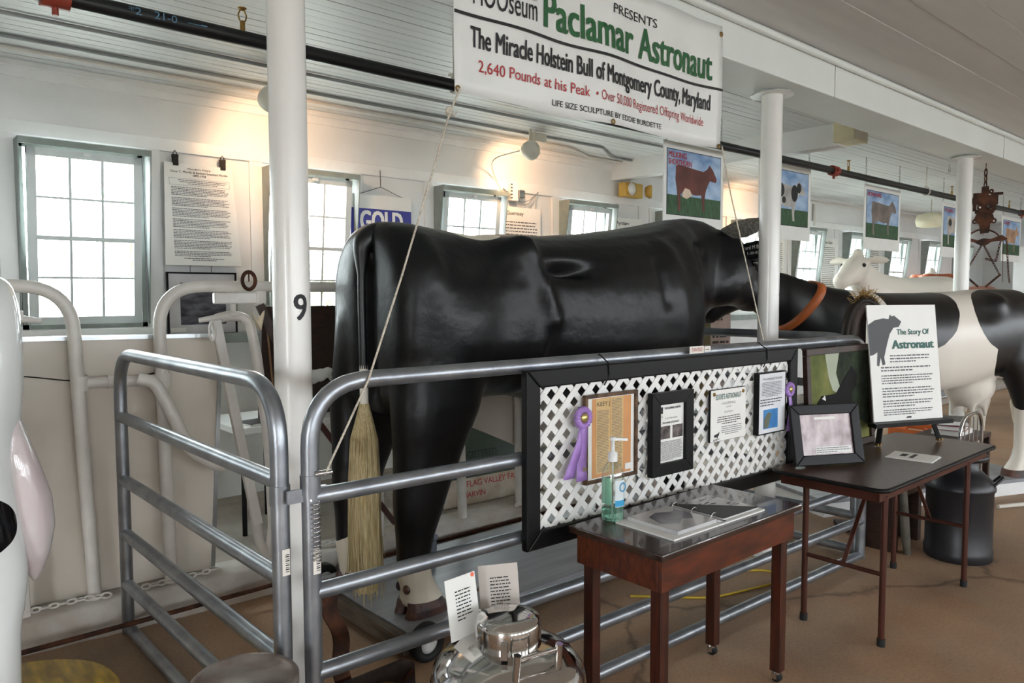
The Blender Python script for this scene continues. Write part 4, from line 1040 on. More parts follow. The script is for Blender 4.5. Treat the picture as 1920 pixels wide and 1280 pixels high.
# ================================================================== STALL FRONT: PANEL, PIPES, STANCHION
def ys(x): return 3.95-.055*(x-.8)
pn = thing('partition_panel', 'beige sheet panel with an aluminium top edge behind the stall pipes', 'panel', (0, 4.075, 0), (0, 0, -.055))
MB().add([(-1.2, .0, .155), (1.35, -.01, .155), (1.425, -.01, 1.385), (-1.2, 0, 1.42), (-1.2, .018, .155), (1.35, .008, .155), (1.425, .008, 1.385), (-1.2, .018, 1.42)],
         [(0, 1, 2, 3), (7, 6, 5, 4), (1, 0, 4, 5), (2, 1, 5, 6), (3, 2, 6, 7), (0, 3, 7, 4)]).build('sheet', BEIGE, pn)
MB().bar((-1.2, .005, 1.425), (1.43, -.005, 1.39), .05, .02).build('top_edge', ALU, pn)
MB().bar((1.355, -.003, .16), (1.43, -.003, 1.385), .02, .03, (0, 1, 0)).build('side_edge', ALU, pn)
G = 'white stall pipes on the curb'
def pipe_thing(name, label, pts, r=.03, rad=.22, cat='pipe'):
    t = thing(name, label, cat, (pts[0][0], pts[0][1], .147), group=G)
    o = Vector((pts[0][0], pts[0][1], .147))
    MB().tube([p-o for p in bend(pts, rad, 9)], r, 14).build('tube', PIPEW, t)
    return t
a1 = pipe_thing('stall_arch', 'white bent stall pipe in front of the first window', [(.785, ys(.78), .147), (.745, ys(.74), 1.2), (.735, ys(.73), 1.645), (-.6, ys(-.6), 1.645), (-.6, ys(-.6), .147)])
a2 = pipe_thing('stall_arch', 'white bent stall pipe arching behind column 9', [(1.125, ys(1.1), .147), (1.105, ys(1.1), 1.645), (2.3, ys(2.3), 1.645), (2.3, ys(2.3), .147)])
a3 = pipe_thing('stall_arch', 'white bent stall pipe behind the bull belly', [(2.90, ys(2.96), .147), (2.88, ys(2.94), 1.1), (2.5, ys(2.5), 1.1), (2.5, ys(2.5), .147)])
a4 = pipe_thing('stall_post', 'upright white stall post behind the bull, chained at its foot', [(3.38, ys(3.38), .147), (3.36, ys(3.36), 1.3), (4.6, ys(4.6), 1.3), (4.6, ys(4.6), .147)])
for t, z in ((a1, 1.19-.147), (a2, 1.18-.147)):
    MB().lathe([(.037, -.035), (.037, .035)], 14, Matrix.Translation((-.03 if t is a1 else -.01, 0, z))).build('clamp', PIPEW, t)
cr = thing('cross_pipe', 'short white cross pipe clamped between two stall pipes', 'pipe', (.77, ys(.77), 1.19), group=G)
MB().tube([(0, 0, 0), (.32, -.017, -.005)], .026, 12).build('tube', PIPEW, cr)
MB().tube([(.10, -.006, 0), (.14, -.008, 0)], .033, 12).build('clamp', PIPEW, cr)
dv = thing('curved_divider', 'white curved divider pipe sweeping down from the cross pipe', 'pipe', (.99, ys(.99)-.05, 1.2), group=G)
MB().tube(bend([(0, 0, 0), (.07, -.02, -.02), (.14, -.05, -.18), (.20, -.06, -.36), (.33, -.06, -.46), (.38, -.06, -.475)], .12, 6), .03, 12).build('tube', PIPEW, dv)
# head lock
hl = thing('cow_stanchion', 'white cow stanchion with a swinging head yoke and a round iron pull ring', 'stanchion', (1.33, ys(1.33)-.06, 0), group=G)
MB().bar((.02, 0, 1.585), (.235, -.03, 1.585), .05, .058).build('top_bar', PIPEW, hl, bevel=.006)
MB().box(.22, .275, -.06, .0, 1.55, 1.625).build('latch_block', PIPEW, hl, bevel=.008)
MB().tube([(.12, 0, 1.56), (.12, 0, 1.50)], .016, 8).lathe([(.03, 1.49), (.045, 1.5), (.03, 1.515)], 12, Matrix.Translation((.12, 0, 0))).build('swivel', PIPEW, hl)
MB().tube(bend([(.03, 0, 1.48), (.12, 0, 1.50), (.20, 0, 1.47), (.235, 0, 1.3), (.29, 0, .8), (.305, 0, .33), (.27, 0, .175), (.225, 0, .28), (.21, 0, .40)], .06), .026, 12).build('yoke_curve', PIPEW, hl)
MB().bar((.02, -.01, 1.49), (.215, -.01, .38), .035, .05, (1, 0, 0)).build('yoke_bar', PIPEW, hl, bevel=.005)
MB().tube([(-.06, -.02, 1.475), (.05, -.02, 1.49)], [.012, .018], 8).build('yoke_lever', PIPEW, hl)
MB().tube([(.0+.014*math.cos(a), -.03, 1.42+.05*math.sin(a)) for a in [2*PI*k/14 for k in range(14)]], .006, 6, closed=True).build('chain_link', PIPEW, hl)
MB().tube([(.185+.034*math.cos(a), -.05, 1.675+.045*math.sin(a)) for a in [2*PI*k/20 for k in range(20)]], .010, 8, closed=True).tube([(.185, -.05, 1.72), (.185, -.05, 1.67)], .004, 6).build('pull_ring', RUST, hl)
hs = thing('harness_strap', 'brown leather harness strap with a rope and wooden grip hanging from the stanchion', 'strap', (1.56, ys(1.56)-.12, 1.55))
MB().bar((0, 0, 0), (.06, -.02, -.16), .045, .014, (0, 1, 0)).bar((.06, -.02, -.15), (.30, -.03, -.62), .045, .014, (0, 1, 0)).build('strap', LEATHER, hs)
MB().tube([(.03, 0, -.02), (.05, -.01, -.35), (.085, -.02, -.68)], .006, 6).build('cord', mat('brown_cord', c(120, 88, 58), .8), hs)
MB().tube([(.075, -.02, -.67), (.075, -.02, -.73), (.13, -.03, -.86), (.15, -.03, -.90)], [.016, .026, .03, .012], 10).build('wooden_grip', LEATHER, hs)
MB().bar((.27, -.03, -.60), (.72, -.12, -1.27), .03, .03).build('draft_pole', mat('dark_red_wood', c(70, 36, 28), .6), hs)
MB().tube([(-.035, 0, -.05), (-.01, 0, -.11), (.02, 0, -.03)], [.004, .03, .012], 8).build('hang_tag', mat('pale_tag', c(216, 200, 172), .6), hs)
h2 = thing('cow_stanchion', 'upright white stanchion bar with a top lever beside the first stall pipe', 'stanchion', (.50, ys(.5)-.02, .147), group=G)
MB().bar((0, 0, 0), (-.02, 0, 1.33), .05, .04, (1, 0, 0)).build('upright', PIPEW, h2, bevel=.005)
MB().box(-.06, .04, -.03, .03, 1.34, 1.39).build('top_bracket', PIPEW, h2, bevel=.006)
MB().tube([(.03, 0, 1.35), (.11, -.01, 1.34)], [.018, .011], 8).build('lever', PIPEW, h2)
# wires on the panel
tag(MB().tube(bend([(.28, 4.0, 1.30), (.45, 4.0, 1.25), (.60, 4.0, 1.225), (.72, 4.0, 1.20), (.95, 4.0, 1.185), (1.2, 4.0, 1.23), (1.42, 4.01, 1.29)], .05), .003, 5).build('wire', BLACK), 'thin dark wire strung across the beige panel', 'wire')

def chain(label, pts, s=.022, m=PIPEW, name='chain', grp='painted chains lying on the curb'):
    t = thing(name, label, 'chain', pts[0], group=grp); o0 = Vector(pts[0]); q = MB(); P = [Vector(p)-o0 for p in pts]
    L = [0]
    for i in range(1, len(P)): L.append(L[-1]+(P[i]-P[i-1]).length)
    n = int(L[-1]/(s*1.5)); rnd = random.Random(len(pts)+n)
    for k in range(n):
        d = L[-1]*(k+.5)/n; i = max(j for j in range(len(L)) if L[j] <= d); i = min(i, len(P)-2); f = (d-L[i])/(L[i+1]-L[i])
        c0 = P[i].lerp(P[i+1], f); t_ = (P[i+1]-P[i]).normalized(); a = t_.orthogonal().normalized(); b_ = t_.cross(a); w_ = PI/4+(k % 2)*PI/2+rnd.uniform(-.3, .3)
        u = a*math.cos(w_)+b_*math.sin(w_)
        q.tube([c0+t_*s*math.cos(x)+u*s*.55*math.sin(x) for x in [2*PI*j/10 for j in range(10)]], s*.22, 5, closed=True)
    q.build('links', m, t); return t
chain('painted chain lying at the foot of the first stall pipe', [(.45, ys(.45)-.03, .17), (.62, ys(.6)-.04, .175), (.72, ys(.72)-.045, .18), (.84, ys(.84)-.045, .17)])
chain('painted chain lying along the curb below the panel end', [(.98, ys(1)-.04, .17), (1.15, ys(1.15)-.035, .17), (1.34, ys(1.3)-.03, .175)])
chain('painted chain lying on the curb behind column 9', [(1.62, ys(1.6), .17), (1.85, ys(1.8)+.02, .175), (2.05, ys(2.0), .17)])
chain('painted chain wrapped at the foot of the upright stall post', [(3.30, ys(3.3)-.05, .17), (3.42, ys(3.4)-.055, .175), (3.6, ys(3.6)-.03, .185), (3.9, ys(3.9)-.03, .175)])
pb = thing('perforated_strip', 'short white perforated metal strip on the curb', 'bracket', (.33, ys(.33)-.02, .15))
MB().box(-.1, .1, -.004, .004, 0, .06).build('strip', TRIM, pb)
q = MB()
for k in range(6): q.lathe([(.006, 0), (.006, .001)], 8, Matrix.Translation((-.075+k*.028, -.0042, .02)) @ Matrix.Rotation(PI/2, 4, 'X'))
q.build('hole', BLACK, pb)

# ------------------------------------------------------------------ behind the stall: table, board, sign
wt = thing('white_table', 'white table with black and silver legs against the window wall', 'table', (2.35, 4.8, .08))
MB().box(-.66, .75, -.32, .32, .665, .71).build('table_top', TRIM, wt, bevel=.006)
for x, y in ((-.58, -.185), (-.28, .185), (-.28, -.185)): MB().tube([(x, y, 0), (x, y, .665)], .016, 8).build('leg', BLACK, wt)
for x, y in ((.12, -.28), (.65, -.28), (.65, .28)): MB().tube([(x, y, 0), (x, y, .665)], .02, 10).build('leg', ALU, wt)
MB().box(.0, .68, -.30, -.27, .20, .25).build('stretcher', ALU, wt)
bd = thing('dark_wood_board', 'large dark brown wooden board standing on the white table', 'board', (2.32, 4.72, .792), (-.03, 0, 0))
MB().prism([(-.40, 0), (.5, 0), (.5, .735), (-.36, .735)], -.02, .02).build('panel', DKBROWN, bd, bevel=.004)
cs = thing('white_cast_jaw', 'lumpy white casting with a dark hole hung on the dark board', 'casting', (2.22, 4.658, 1.06))
q = MB(); rnd = random.Random(8)
for k in range(9): q.ball((-.04+k*.05, rnd.uniform(-.01, .01), rnd.uniform(-.02, .02)), .045, .035, rnd.uniform(.035, .06), 12, 8)
me = remesh(q, .012, 2); me.materials.clear(); me.materials.append(TRIM); o = bpy.data.objects.new('body', me); C.objects.link(o); o.parent = cs
MB().lathe([(.0, 0), (.035, .002)], 14, Matrix.Translation((.20, -.045, .0)) @ Matrix.Rotation(PI/2, 4, 'X')).build('hole', BLACK, cs)
mg = thing('magazine', 'thin dark-covered magazine lying on the white table', 'magazine', (1.88, 4.62, .792), (0, 0, .2))
MB().box(-.12, .12, -.09, .09, 0, .008).build('pages', PAPER, mg); MB().box(-.12, .12, -.09, .09, .0082, .010).build('cover', mat('dark_cover', c(60, 60, 66), .3), mg)
# registered Holsteins sign
DGREEN = mat('dark_green_sign', c(58, 76, 66), .5, scale=6, col2=c(46, 62, 54))
hs2 = thing('farm_sign', 'old dark green sign lettered Registered Holsteins behind the curb', 'sign', (3.36, 4.22, .085), (-.1, .0, -.04))
MB().prism([(-.36, .0), (.6, .0), (.6, .72), (-.1, .72), (-.3, .3)], -.01, .01).build('board', DGREEN, hs2)
MB().prism([(-.33, .0), (.6, .0), (.6, .19), (-.24, .19), (-.33, .12)], -.013, -.0101).build('name_plate', mat('worn_white_plate', c(206, 198, 186), .6, scale=8, col2=c(170, 150, 130)), hs2)
GT = mat('pale_green_letter', c(28, 38, 32), .6)
text('REGISTERED', hs2, GT, -.17, .325, .34, .055, y=-.0125, align='l', bold=.02)
text('HOLSTEINS', hs2, GT, -.26, .225, .42, .085, y=-.0125, align='l', bold=.03)
text('FLAG VALLEY FARM', hs2, REDTXT, -.12, .125, .52, .045, y=-.0135, align='l', bold=.01)
text('MARVIN', hs2, REDTXT, -.16, .05, .2, .04, y=-.0135, align='l', bold=.01)
pn2 = thing('beige_cut_board', 'beige pointed board hanging behind the bull belly', 'board', (3.95, ys(3.95)+.043, 0), (0, 0, -.055))
MB().prism([(-1.0, 1.0), (.45, 1.0), (.45, .6), (0, .55), (-.45, .50), (-1.0, .75)], -.01, .01).build('sheet', BEIGE, pn2)

# ------------------------------------------------------------------ things on the window wall
HY = WY-.03
po = thing('text_poster', 'white poster of dense black text held by two black clips', 'poster', (1.865, HY-.045, 2.17), (-.09, 0, 0))
MB().prism([(-.265, -.36), (.265, -.36), (.235, .36), (-.235, .36)], -.005, .005).build('board', PAPER, po)
for k, (s_, wdt) in enumerate((("Murdin's Dairy", .16), ('Oscar C. Murdin & Barbara Swanhart Murdin', .40), ('1895-1958', .09))): text(s_, po, BLKTXT, 0, .315-.022*k, wdt, .016, y=-.0065, bold=.01)
q = MB()
for x0, x1, z0, z1 in ((-.21, .21, .252, .2535), (-.21, .21, .205, .2065), (-.21, -.2085, .205, .2535), (.2085, .21, .205, .2535)): q.box(x0, x1, -.0062, -.006, z0, z1)
q.build('text_box', GREYTXT, po)
dashes(po, GREYTXT, -.15, .19, .212, .248, 3, 20, -.0065, center=True, fill=.4)
dashes(po, GREYTXT, -.20, .21, -.30, .195, 46, 21, -.0065, fill=.45, para=7)
dashes(po, GREYTXT, -.14, .14, -.33, -.305, 2, 22, -.0065, center=True, fill=.4)
for x in (-.16, .17):
    cl = thing('bulldog_clip', 'black clip holding the %s top corner of the text poster, hung on the head board' % ('window-side' if x < 0 else 'column-side'), 'clip', (1.865+x, HY-.012, 2.565), group='black clips on the text poster')
    MB().box(-.018, .018, -.02, .02, -.055, .0).build('jaw', BLACK, cl, bevel=.004)
    MB().tube([(-.01, 0, .0), (-.012, 0, .035), (0, 0, .05), (.012, 0, .035), (.01, 0, .0)], .003, 6).build('loop', BLACK, cl)
    MB().box(-.02, .02, -.014, .014, .0, .022).build('grip', BLACK, cl)
fp = thing('framed_aerial_photo', 'thin black frame with a grey aerial farm photo on a white mount', 'picture', (1.86, HY-.02, 1.54))
FWX, FH = .245, .225
for x0, x1, z0, z1 in ((-FWX, FWX, FH-.012, FH), (-FWX, FWX, -FH, -FH+.012), (-FWX, -FWX+.012, -FH, FH), (FWX-.012, FWX, -FH, FH)): MB().box(x0, x1, -.022, .0, z0, z1).build('frame_side', BLACK, fp)
MB().box(-FWX+.01, FWX-.01, -.012, -.008, -FH+.01, FH-.01).build('mount', mat('pale_mount', c(206, 204, 208), .25), fp)
MB().box(-.155, .165, -.0135, -.012, -.15, .15).build('photo', mat('grey_aerial_photo', c(120, 120, 130), .3, scale=9, col2=c(48, 48, 58), stretch=(1, 1, 3)), fp)
MB().box(-.225, -.12, -.0135, -.012, -.20, -.17).build('caption_slip', PAPER, fp)
MB().box(-.08, -.077, -.005, .0, FH, FH+.09).box(.07, .073, -.005, 0, FH, FH+.09).build('hanging_wire', GREYTXT, fp)
gs = thing('gold_sign', 'blue and white sign lettered Gold hanging on a wire', 'sign', (3.36, HY-.02, 2.05))
MB().box(-.295, .295, -.01, .0, -.36, .385).build('board', PAPER, gs)
MB().box(-.295, .295, -.012, -.0101, -.36, .27).build('blue_field', mat('royal_blue', c(38, 44, 140), .4, var=.05), gs)
text('GOLD', gs, PAPER, 0, .085, .42, .17, y=-.0125, bold=.045)
MB().tube([(-.28, -.005, .36), (0, .0, .46), (.28, -.005, .36)], .003, 5).tube([(0, 0, .46), (0, .005, .60)], .004, 5).build('hanging_wire', GREYTXT, gs)
names = ['Guernsey', 'Ayrshire', 'Jersey', 'Holstein', 'Brown Swiss', 'Shorthorn', 'Dairy']
for i, x in enumerate((4.95, 6.55, 8.12, 9.72, 11.31, 12.90)):
    sh = thing('breed_text_sheet', ['white breed text sheet titled Guernsey below the wall socket', 'white breed text sheet under the yellow emergency light', 'white breed text sheet on the wall beyond the bull shoulder', 'white breed text sheet on the wall beyond the bull head', 'white breed text sheet between far windows, over the pale cow muzzle', 'white breed text sheet between far windows, over the pale cow neck'][i], 'sheet', (x, HY-.03, 2.0), group='breed text sheets between the windows')
    MB().box(-.25, .25, -.006, 0, -.45, .45).build('board', PAPER, sh)
    text(names[i], sh, BLKTXT, -.2, .36, .05*len(names[i])*.55, .05, y=-.0075, align='l', bold=.01)
    dashes(sh, GREYTXT, -.21, .21, -.4, .32, 24, 30+i, -.0075, fill=.35)
    for xx in (-.19, .19):
        MB().tube([(xx, .0, .44), (xx, .003, .60)], .004, 5).build('hanger', HOOK, sh)
ch = [(4.72, HY-.02, 2.62), (4.85, HY-.03, 2.5), (4.95, HY-.03, 2.47), (5.05, HY-.03, 2.5), (5.18, HY-.02, 2.62)]
for k in range(2):
    chain('thin %s loop of chain swagged above the Guernsey sheet' % ('upper' if k else 'lower'), [(p[0], p[1]-.006*k, p[2]-.0+(.03 if 0 < i < 4 else 0)*k) for i, p in enumerate(ch)], .009, HOOK, 'hanging_chain', 'thin chains swagged on the wall')
# info boards behind the end panel
ib = thing('information_board', 'tall information board with text columns and a colour photo strip behind the end rail', 'board', (5.45, 3.80, 0), (0, 0, -.15))
MB().box(-.38, .0, -.012, 0, .55, 1.62).build('text_column', PAPER, ib)
MB().box(.13, .38, -.012, 0, .55, 1.62).build('text_column', mat('pale_pink_paper', c(226, 206, 200), .6), ib)
MB().box(.0005, .1295, -.011, 0, .55, 1.62).build('photo_strip', mat('green_brown_photo', c(92, 106, 58), .5, scale=14, col2=c(120, 74, 44)), ib)
dashes(ib, GREYTXT, -.35, -.03, .6, 1.6, 20, 41, -.0135, fill=.4, para=5); dashes(ib, GREYTXT, .15, .36, .6, 1.6, 20, 42, -.0135, fill=.4, para=6)
for x in (-.3, .3): MB().box(x-.02, x+.02, .001, .03, 0, .8).build('leg', ALU, ib)
en = thing('far_sign', 'white board with small red and black letters at the far end', 'sign', (X1-.06, 3.6, 2.0), (0, 0, -PI/2))
MB().box(-.6, .6, 0, .03, -.6, .6).build('board', PAPER, en)
text('ARTS', en, REDTXT, 0, .1, .6, .2, y=-.003, name='lettering'); text('A', en, BLKTXT, -.2, -.4, .2, .2, y=-.003)
# ================================================================== TABLES IN FRONT OF THE PEN
wd_ = thing('wooden_table', 'reddish wooden side table on small casters below the lattice', 'table', (2.385, 1.70, 0))
MB().box(-.455, .455, -.225, .205, .725, .75).build('table_top', WOODTOP, wd_, bevel=.005)
for a, b_, c_, d_ in ((-.43, .43, -.205, -.185), (-.43, .43, .165, .185), (-.43, -.41, -.1845, .1645), (.41, .43, -.1845, .1645)): MB().box(a, b_, c_, d_, .61, .7245).build('apron', WOOD, wd_, bevel=.002)
for x in (-.39, .39):
    for y in (-.165, .145):
        MB().box(x-.0225, x+.0225, y-.0225, y+.0225, .055, .61).build('leg', WOODLEG, wd_, bevel=.003)
        cst = MB().tube([(x, y, .055), (x, y, .04)], .012, 8).box(x-.014, x+.014, y-.004, y+.02, .02, .045).build('caster', CHROME, wd_)
        MB().lathe([(0, -.008), (.022, -.008), (.022, .008), (0, .008)], 16, Matrix.Translation((x+.012, y+.008, .022)) @ Matrix.Rotation(PI/2, 4, 'Y'), caps=False).build('wheel', RUBBER, cst)
# sanitiser bottle
st = thing('sanitiser_bottle', 'clear pump bottle of green hand sanitiser on the wooden table', 'bottle', (2.10, 1.84, .7505))
CLR = glass_mat('clear_plastic', (.93, .98, .96, 1), .2)
prof = [(.036, 0), (.043, .008), (.043, .17), (.040, .19), (.026, .215), (.014, .228), (.0135, .245)]
MB().lathe(prof, 28, caps=False).build('bottle', CLR, st)
GEL = mat('green_gel', c(170, 225, 205), .1, trans=.9, var=.05)
MB().lathe([(.0, .003), (.034, .004), (.0405, .012), (.0405, .052), (0, .0525)], 28, caps=False).build('gel', GEL, st)
MB().lathe([(.018, .225), (.018, .258), (.008, .262), (.006, .30), (.011, .302), (.011, .315), (0, .317)], 18).build('pump', TRIM, st)
MB().bar((0, 0, .309), (.048, -.028, .305), .014, .010).build('spout', TRIM, st)
MB().tube([(0, 0, .01), (0, 0, .225)], .003, 6).build('dip_tube', TRIM, st)
q = MB(); n = 10
def wrap(z0, z1, a0, a1, r=.0438):
    vs = []
    for k in range(n+1):
        a = a0+(a1-a0)*k/n; vs += [(r*math.cos(a), r*math.sin(a), z0), (r*math.cos(a), r*math.sin(a), z1)]
    return MB().add(vs, [(2*k, 2*k+2, 2*k+3, 2*k+1) for k in range(n)], True)
wrap(.06, .16, -2.2, -.7).build('label', mat('clear_label', c(220, 228, 230), .3), st)
wrap(.062, .085, -2.2, -.7, .0441).build('blue_band', mat('sky_blue', c(60, 160, 206), .4), st)
wrap(.07, .17, -3.6, -2.5, .0425).build('back_label_green', mat('green_back_label', c(140, 200, 172), .4), st)
MB().lathe([(.013, 0), (.018, 0), (.018, .0015), (.013, .0015), (.013, 0)], 20, Matrix.Translation((.006, -.0438, .133)) @ Matrix.Rotation(PI/2, 4, 'X'), caps=False).build('ring_logo', mat('sky_blue2', c(60, 150, 196), .4), st)
# open ring binder
bi = thing('ring_binder', 'open white ring binder with plastic sleeves on the wooden table', 'binder', (2.355, 1.665, .7505), (0, 0, -.02))
MB().box(-.28, .02, -.135, .135, 0, .006).build('cover', PAPER, bi)
MB().box(.0205, .285, -.135, .13, 0, .006).build('cover', PAPER, bi)
SLEEVE = mat('glossy_page', c(206, 204, 202), .12, scale=5, col2=c(176, 176, 178))
MB().box(-.235, -.005, -.115, .115, .0065, .02).build('page_stack', SLEEVE, bi)
MB().box(.035, .27, -.115, .115, .0065, .014).build('page_stack', SLEEVE, bi)
MB().box(-.005, .035, -.13, .13, .0065, .010).build('spine_plate', CHROME, bi)
for y in (-.09, 0, .09): MB().tube(arc((.015, y, .012), .022, 0, PI, (1, 0, 0), (0, 0, 1), 8), .002, 6).build('ring', CHROME, bi)
MB().prismz([(-.21, -.02), (-.18, .06), (-.12, .08), (-.05, .05), (-.02, .07), (-.01, .0), (-.06, -.05), (-.10, -.03), (-.15, -.06)], .0202, .0206).build('printed_cow', mat('grey_print_photo', c(90, 90, 98), .2, scale=9, col2=c(140, 140, 146)), bi)
q = MB(); rnd = random.Random(3)
for k in range(40):
    x, y = rnd.uniform(.045, .255), rnd.uniform(-.105, .10); q.box(x, x+rnd.uniform(.01, .03), y, y+.006, .0141, .0144)
q.build('printed_text', GREYTXT, bi)
MB().prismz([(.035, -.12), (.27, -.12), (.055, .12), (.035, .12)], .0146, .016).build('black_divider', BLACK, bi)

# folding table
ft = thing('folding_table', 'brown wood-grain folding table with metal legs beside the lattice', 'table', (4.06, 1.638, 0))
def rrect(x0, x1, y0, y1, r, n=5):
    P = []
    for cx, cy, a0 in ((x1-r, y1-r, 0), (x0+r, y1-r, PI/2), (x0+r, y0+r, PI), (x1-r, y0+r, 1.5*PI)): P += [(cx+r*math.cos(a0+PI/2*k/n), cy+r*math.sin(a0+PI/2*k/n)) for k in range(n+1)]
    return P
MB().prismz(rrect(-.735, .735, -.285, .255, .05), .7275, .745).build('table_top', LAMIN, ft)
MB().tube([(x, y, .7345) for x, y in rrect(-.737, .737, -.287, .257, .05)], .0105, 8, closed=True).build('edge_band', BLACK, ft)
for a, b_, c_, d_ in ((-.70, .70, -.25, -.235), (-.70, .70, .205, .22), (-.70, -.685, -.2345, .2045), (.685, .70, -.2345, .2045)): MB().box(a, b_, c_, d_, .675, .727).build('apron', BRNMET, ft)
for x in (-.63, .42):
    for y in (-.245, .125):
        MB().tube([(x, y, .02), (x, y, .69)], .0145, 12).build('leg', BRNMET, ft)
        MB().tube([(x, y, 0), (x, y, .035)], .018, 12).build('rubber_foot', RUBBER, ft)
    MB().tube([(x, -.245, .33), (x, .125, .33)], .011, 8).build('stretcher', BRNMET, ft)
    MB().bar((x+.01, -.06, .335), (x+(.28 if x < 0 else -.28), -.06, .68), .018, .008).build('brace', BRNMET, ft)
# framed sepia photo on the folding table
fr = thing('framed_sepia_photo', 'wide black leather frame with a faded sepia crowd photo', 'picture', (3.60, 1.735, .7495), (-.22, 0, -.485))
W2, H2, f2 = .195, .30, .05
for pts in ([(-W2, H2), (W2, H2), (W2-f2, H2-f2), (-W2+f2, H2-f2)], [(-W2, 0), (W2, 0), (W2-f2, f2), (-W2+f2, f2)], [(-W2, 0), (-W2, H2), (-W2+f2, H2-f2), (-W2+f2, f2)], [(W2, 0), (W2, H2), (W2-f2, H2-f2), (W2-f2, f2)]):
    MB().prism(pts, -.018, .004).build('frame_side', BLACK, fr, bevel=.004)
MB().box(-W2+f2-.004, W2-f2+.004, -.006, -.003, f2-.004, H2-f2+.004).build('photo', mat('sepia_photo', c(196, 178, 180), .25, scale=11, col2=c(128, 104, 106), stretch=(1.6, 1, 1)), fr)
MB().box(-.07, .135, -.0072, -.006, .056, .09).build('caption_strip', PAPER, fr); MB().box(-.06, .06, -.0072, -.006, .225, .238).build('caption_strip', PAPER, fr)
dashes(fr, GREYTXT, -.065, .13, .058, .088, 3, 51, -.0078, fill=.35)
MB().bar((0, .004, .2), (0, .10, .028), .05, .004).build('easel_back', BLACK, fr)
# painting of a black bull
pt = thing('bull_painting', 'dark framed painting of a black bull among trees leaning on the pen', 'painting', (4.02, 1.875, .747), (-.055, 0, -.03))
for x0, x1, z0, z1 in ((-.36, .36, .53, .565), (-.36, .36, 0, .035), (-.36, -.325, .0355, .5295), (.325, .36, .0355, .5295)): MB().box(x0, x1, -.022, .006, z0, z1).build('frame_side', DKBROWN, pt, bevel=.003)
MB().box(-.326, .326, -.006, -.002, .034, .531).build('canvas', mat('olive_landscape', c(132, 132, 76), .7, scale=5, col2=c(70, 84, 44), spec=.2), pt)
MB().prism([(-.15, .531), (.02, .531), (-.0, .30), (-.08, .33), (-.12, .40)], -.0072, -.006).build('painted_sky', mat('pale_painted_sky', c(170, 176, 156), .7, spec=.2), pt)
MB().prism([(.0, .531), (.325, .531), (.325, .10), (.10, .18), (.02, .30), (-.04, .42)], -.0082, -.0072).build('painted_spruce', mat('dark_spruce', c(52, 62, 44), .7, scale=14, col2=c(26, 34, 24), spec=.2), pt)
MB().prism([(-.23, .05), (-.25, .27), (-.2, .31), (-.05, .31), (.06, .40), (.13, .45), (.19, .40), (.18, .34), (.13, .30), (.12, .05), (.08, .05), (.07, .16), (-.02, .14), (-.12, .15), (-.15, .05)], -.0095, -.0082).build('painted_bull', mat('painted_black', c(16, 15, 15), .7, spec=.2), pt)
MB().prism([(-.20, .295), (-.17, .31), (-.16, .28)], -.0102, -.0096).build('painted_blaze', PAPER, pt)
# story board on a black table easel
ez = thing('story_board', 'white board on a black table easel telling The Story Of Astronaut', 'board', (4.46, 1.695, .752), (0, 0, -.39))
tilt = bpy.data.objects.new('board', MB().prism([(-.25, 0), (.25, 0), (.25, .655), (-.25, .655)], -.004, .004).mesh('board', PAPER)); C.objects.link(tilt); tilt.parent = ez
tilt.location = (0, -.0, .13); tilt.rotation_euler = (-.12, 0, 0)
text('The Story Of', tilt, TEALTXT, .07, .475, .24, .042, y=-.0055, bold=.035, name='title')
text('Astronaut', tilt, TEALTXT, .065, .405, .31, .05, y=-.0055, bold=.05, name='title')
sil = [(-.249, .37), (-.249, .545), (-.20, .57), (-.14, .58), (-.10, .575), (-.09, .60), (-.075, .59), (-.06, .595), (-.01, .56), (-.03, .53), (-.07, .525), (-.10, .49), (-.125, .43), (-.15, .36), (-.145, .32), (-.165, .315), (-.175, .36), (-.19, .31), (-.205, .315), (-.195, .39), (-.225, .375)]
MB().prism(sil, -.0052, -.0042).build('bull_picture', mat('grey_black_print', c(52, 54, 56), .5, var=.2), tilt)
for k, (z0, z1, n_) in enumerate(((.325, .375, 3), (.275, .31, 2), (.205, .262, 4), (.13, .19, 4), (.075, .12, 3), (.03, .068, 3))): dashes(tilt, GREYTXT, -.18 if k else -.11, .20, z0, z1, n_, 60+k, -.0055, fill=.4)
MB().prism([(-.02, .012), (.02, .012), (.015, .022), (-.015, .02)], -.0052, -.0042).build('logo', BLKTXT, tilt)
MB().box(-.28, .28, -.05, .012, .105, .128).build('ledge', BLACK, ez)
for x, x2 in ((-.19, -.225), (.19, .225)): MB().bar((x2, -.01, 0), (x, .01, .11), .026, .02).build('leg', BLACK, ez); 
MB().bar((-.12, .16, 0), (-.08, .03, .35), .022, .016).build('rear_leg', BLACK, ez)
for x in (-.224, .224): MB().box(x-.014, x+.014, -.021, .004, 0, .012).build('brass_tip', BRASS, ez)
# flyers
fy = thing('flyer_stack', 'small stack of white flyers lying on the folding table', 'papers', (4.10, 1.53, .7455), (0, 0, .1))
MB().box(-.09, .09, -.11, .11, 0, .004).build('sheets', PAPER, fy); MB().box(-.085, .095, -.108, .108, .0042, .006, Matrix.Rotation(.06, 4, 'Z')).build('top_sheet', PAPER, fy)
MB().box(-.03, .04, .03, .06, .0062, .0066).box(-.05, .06, -.01, .01, .0062, .0066).build('print', BLKTXT, fy)

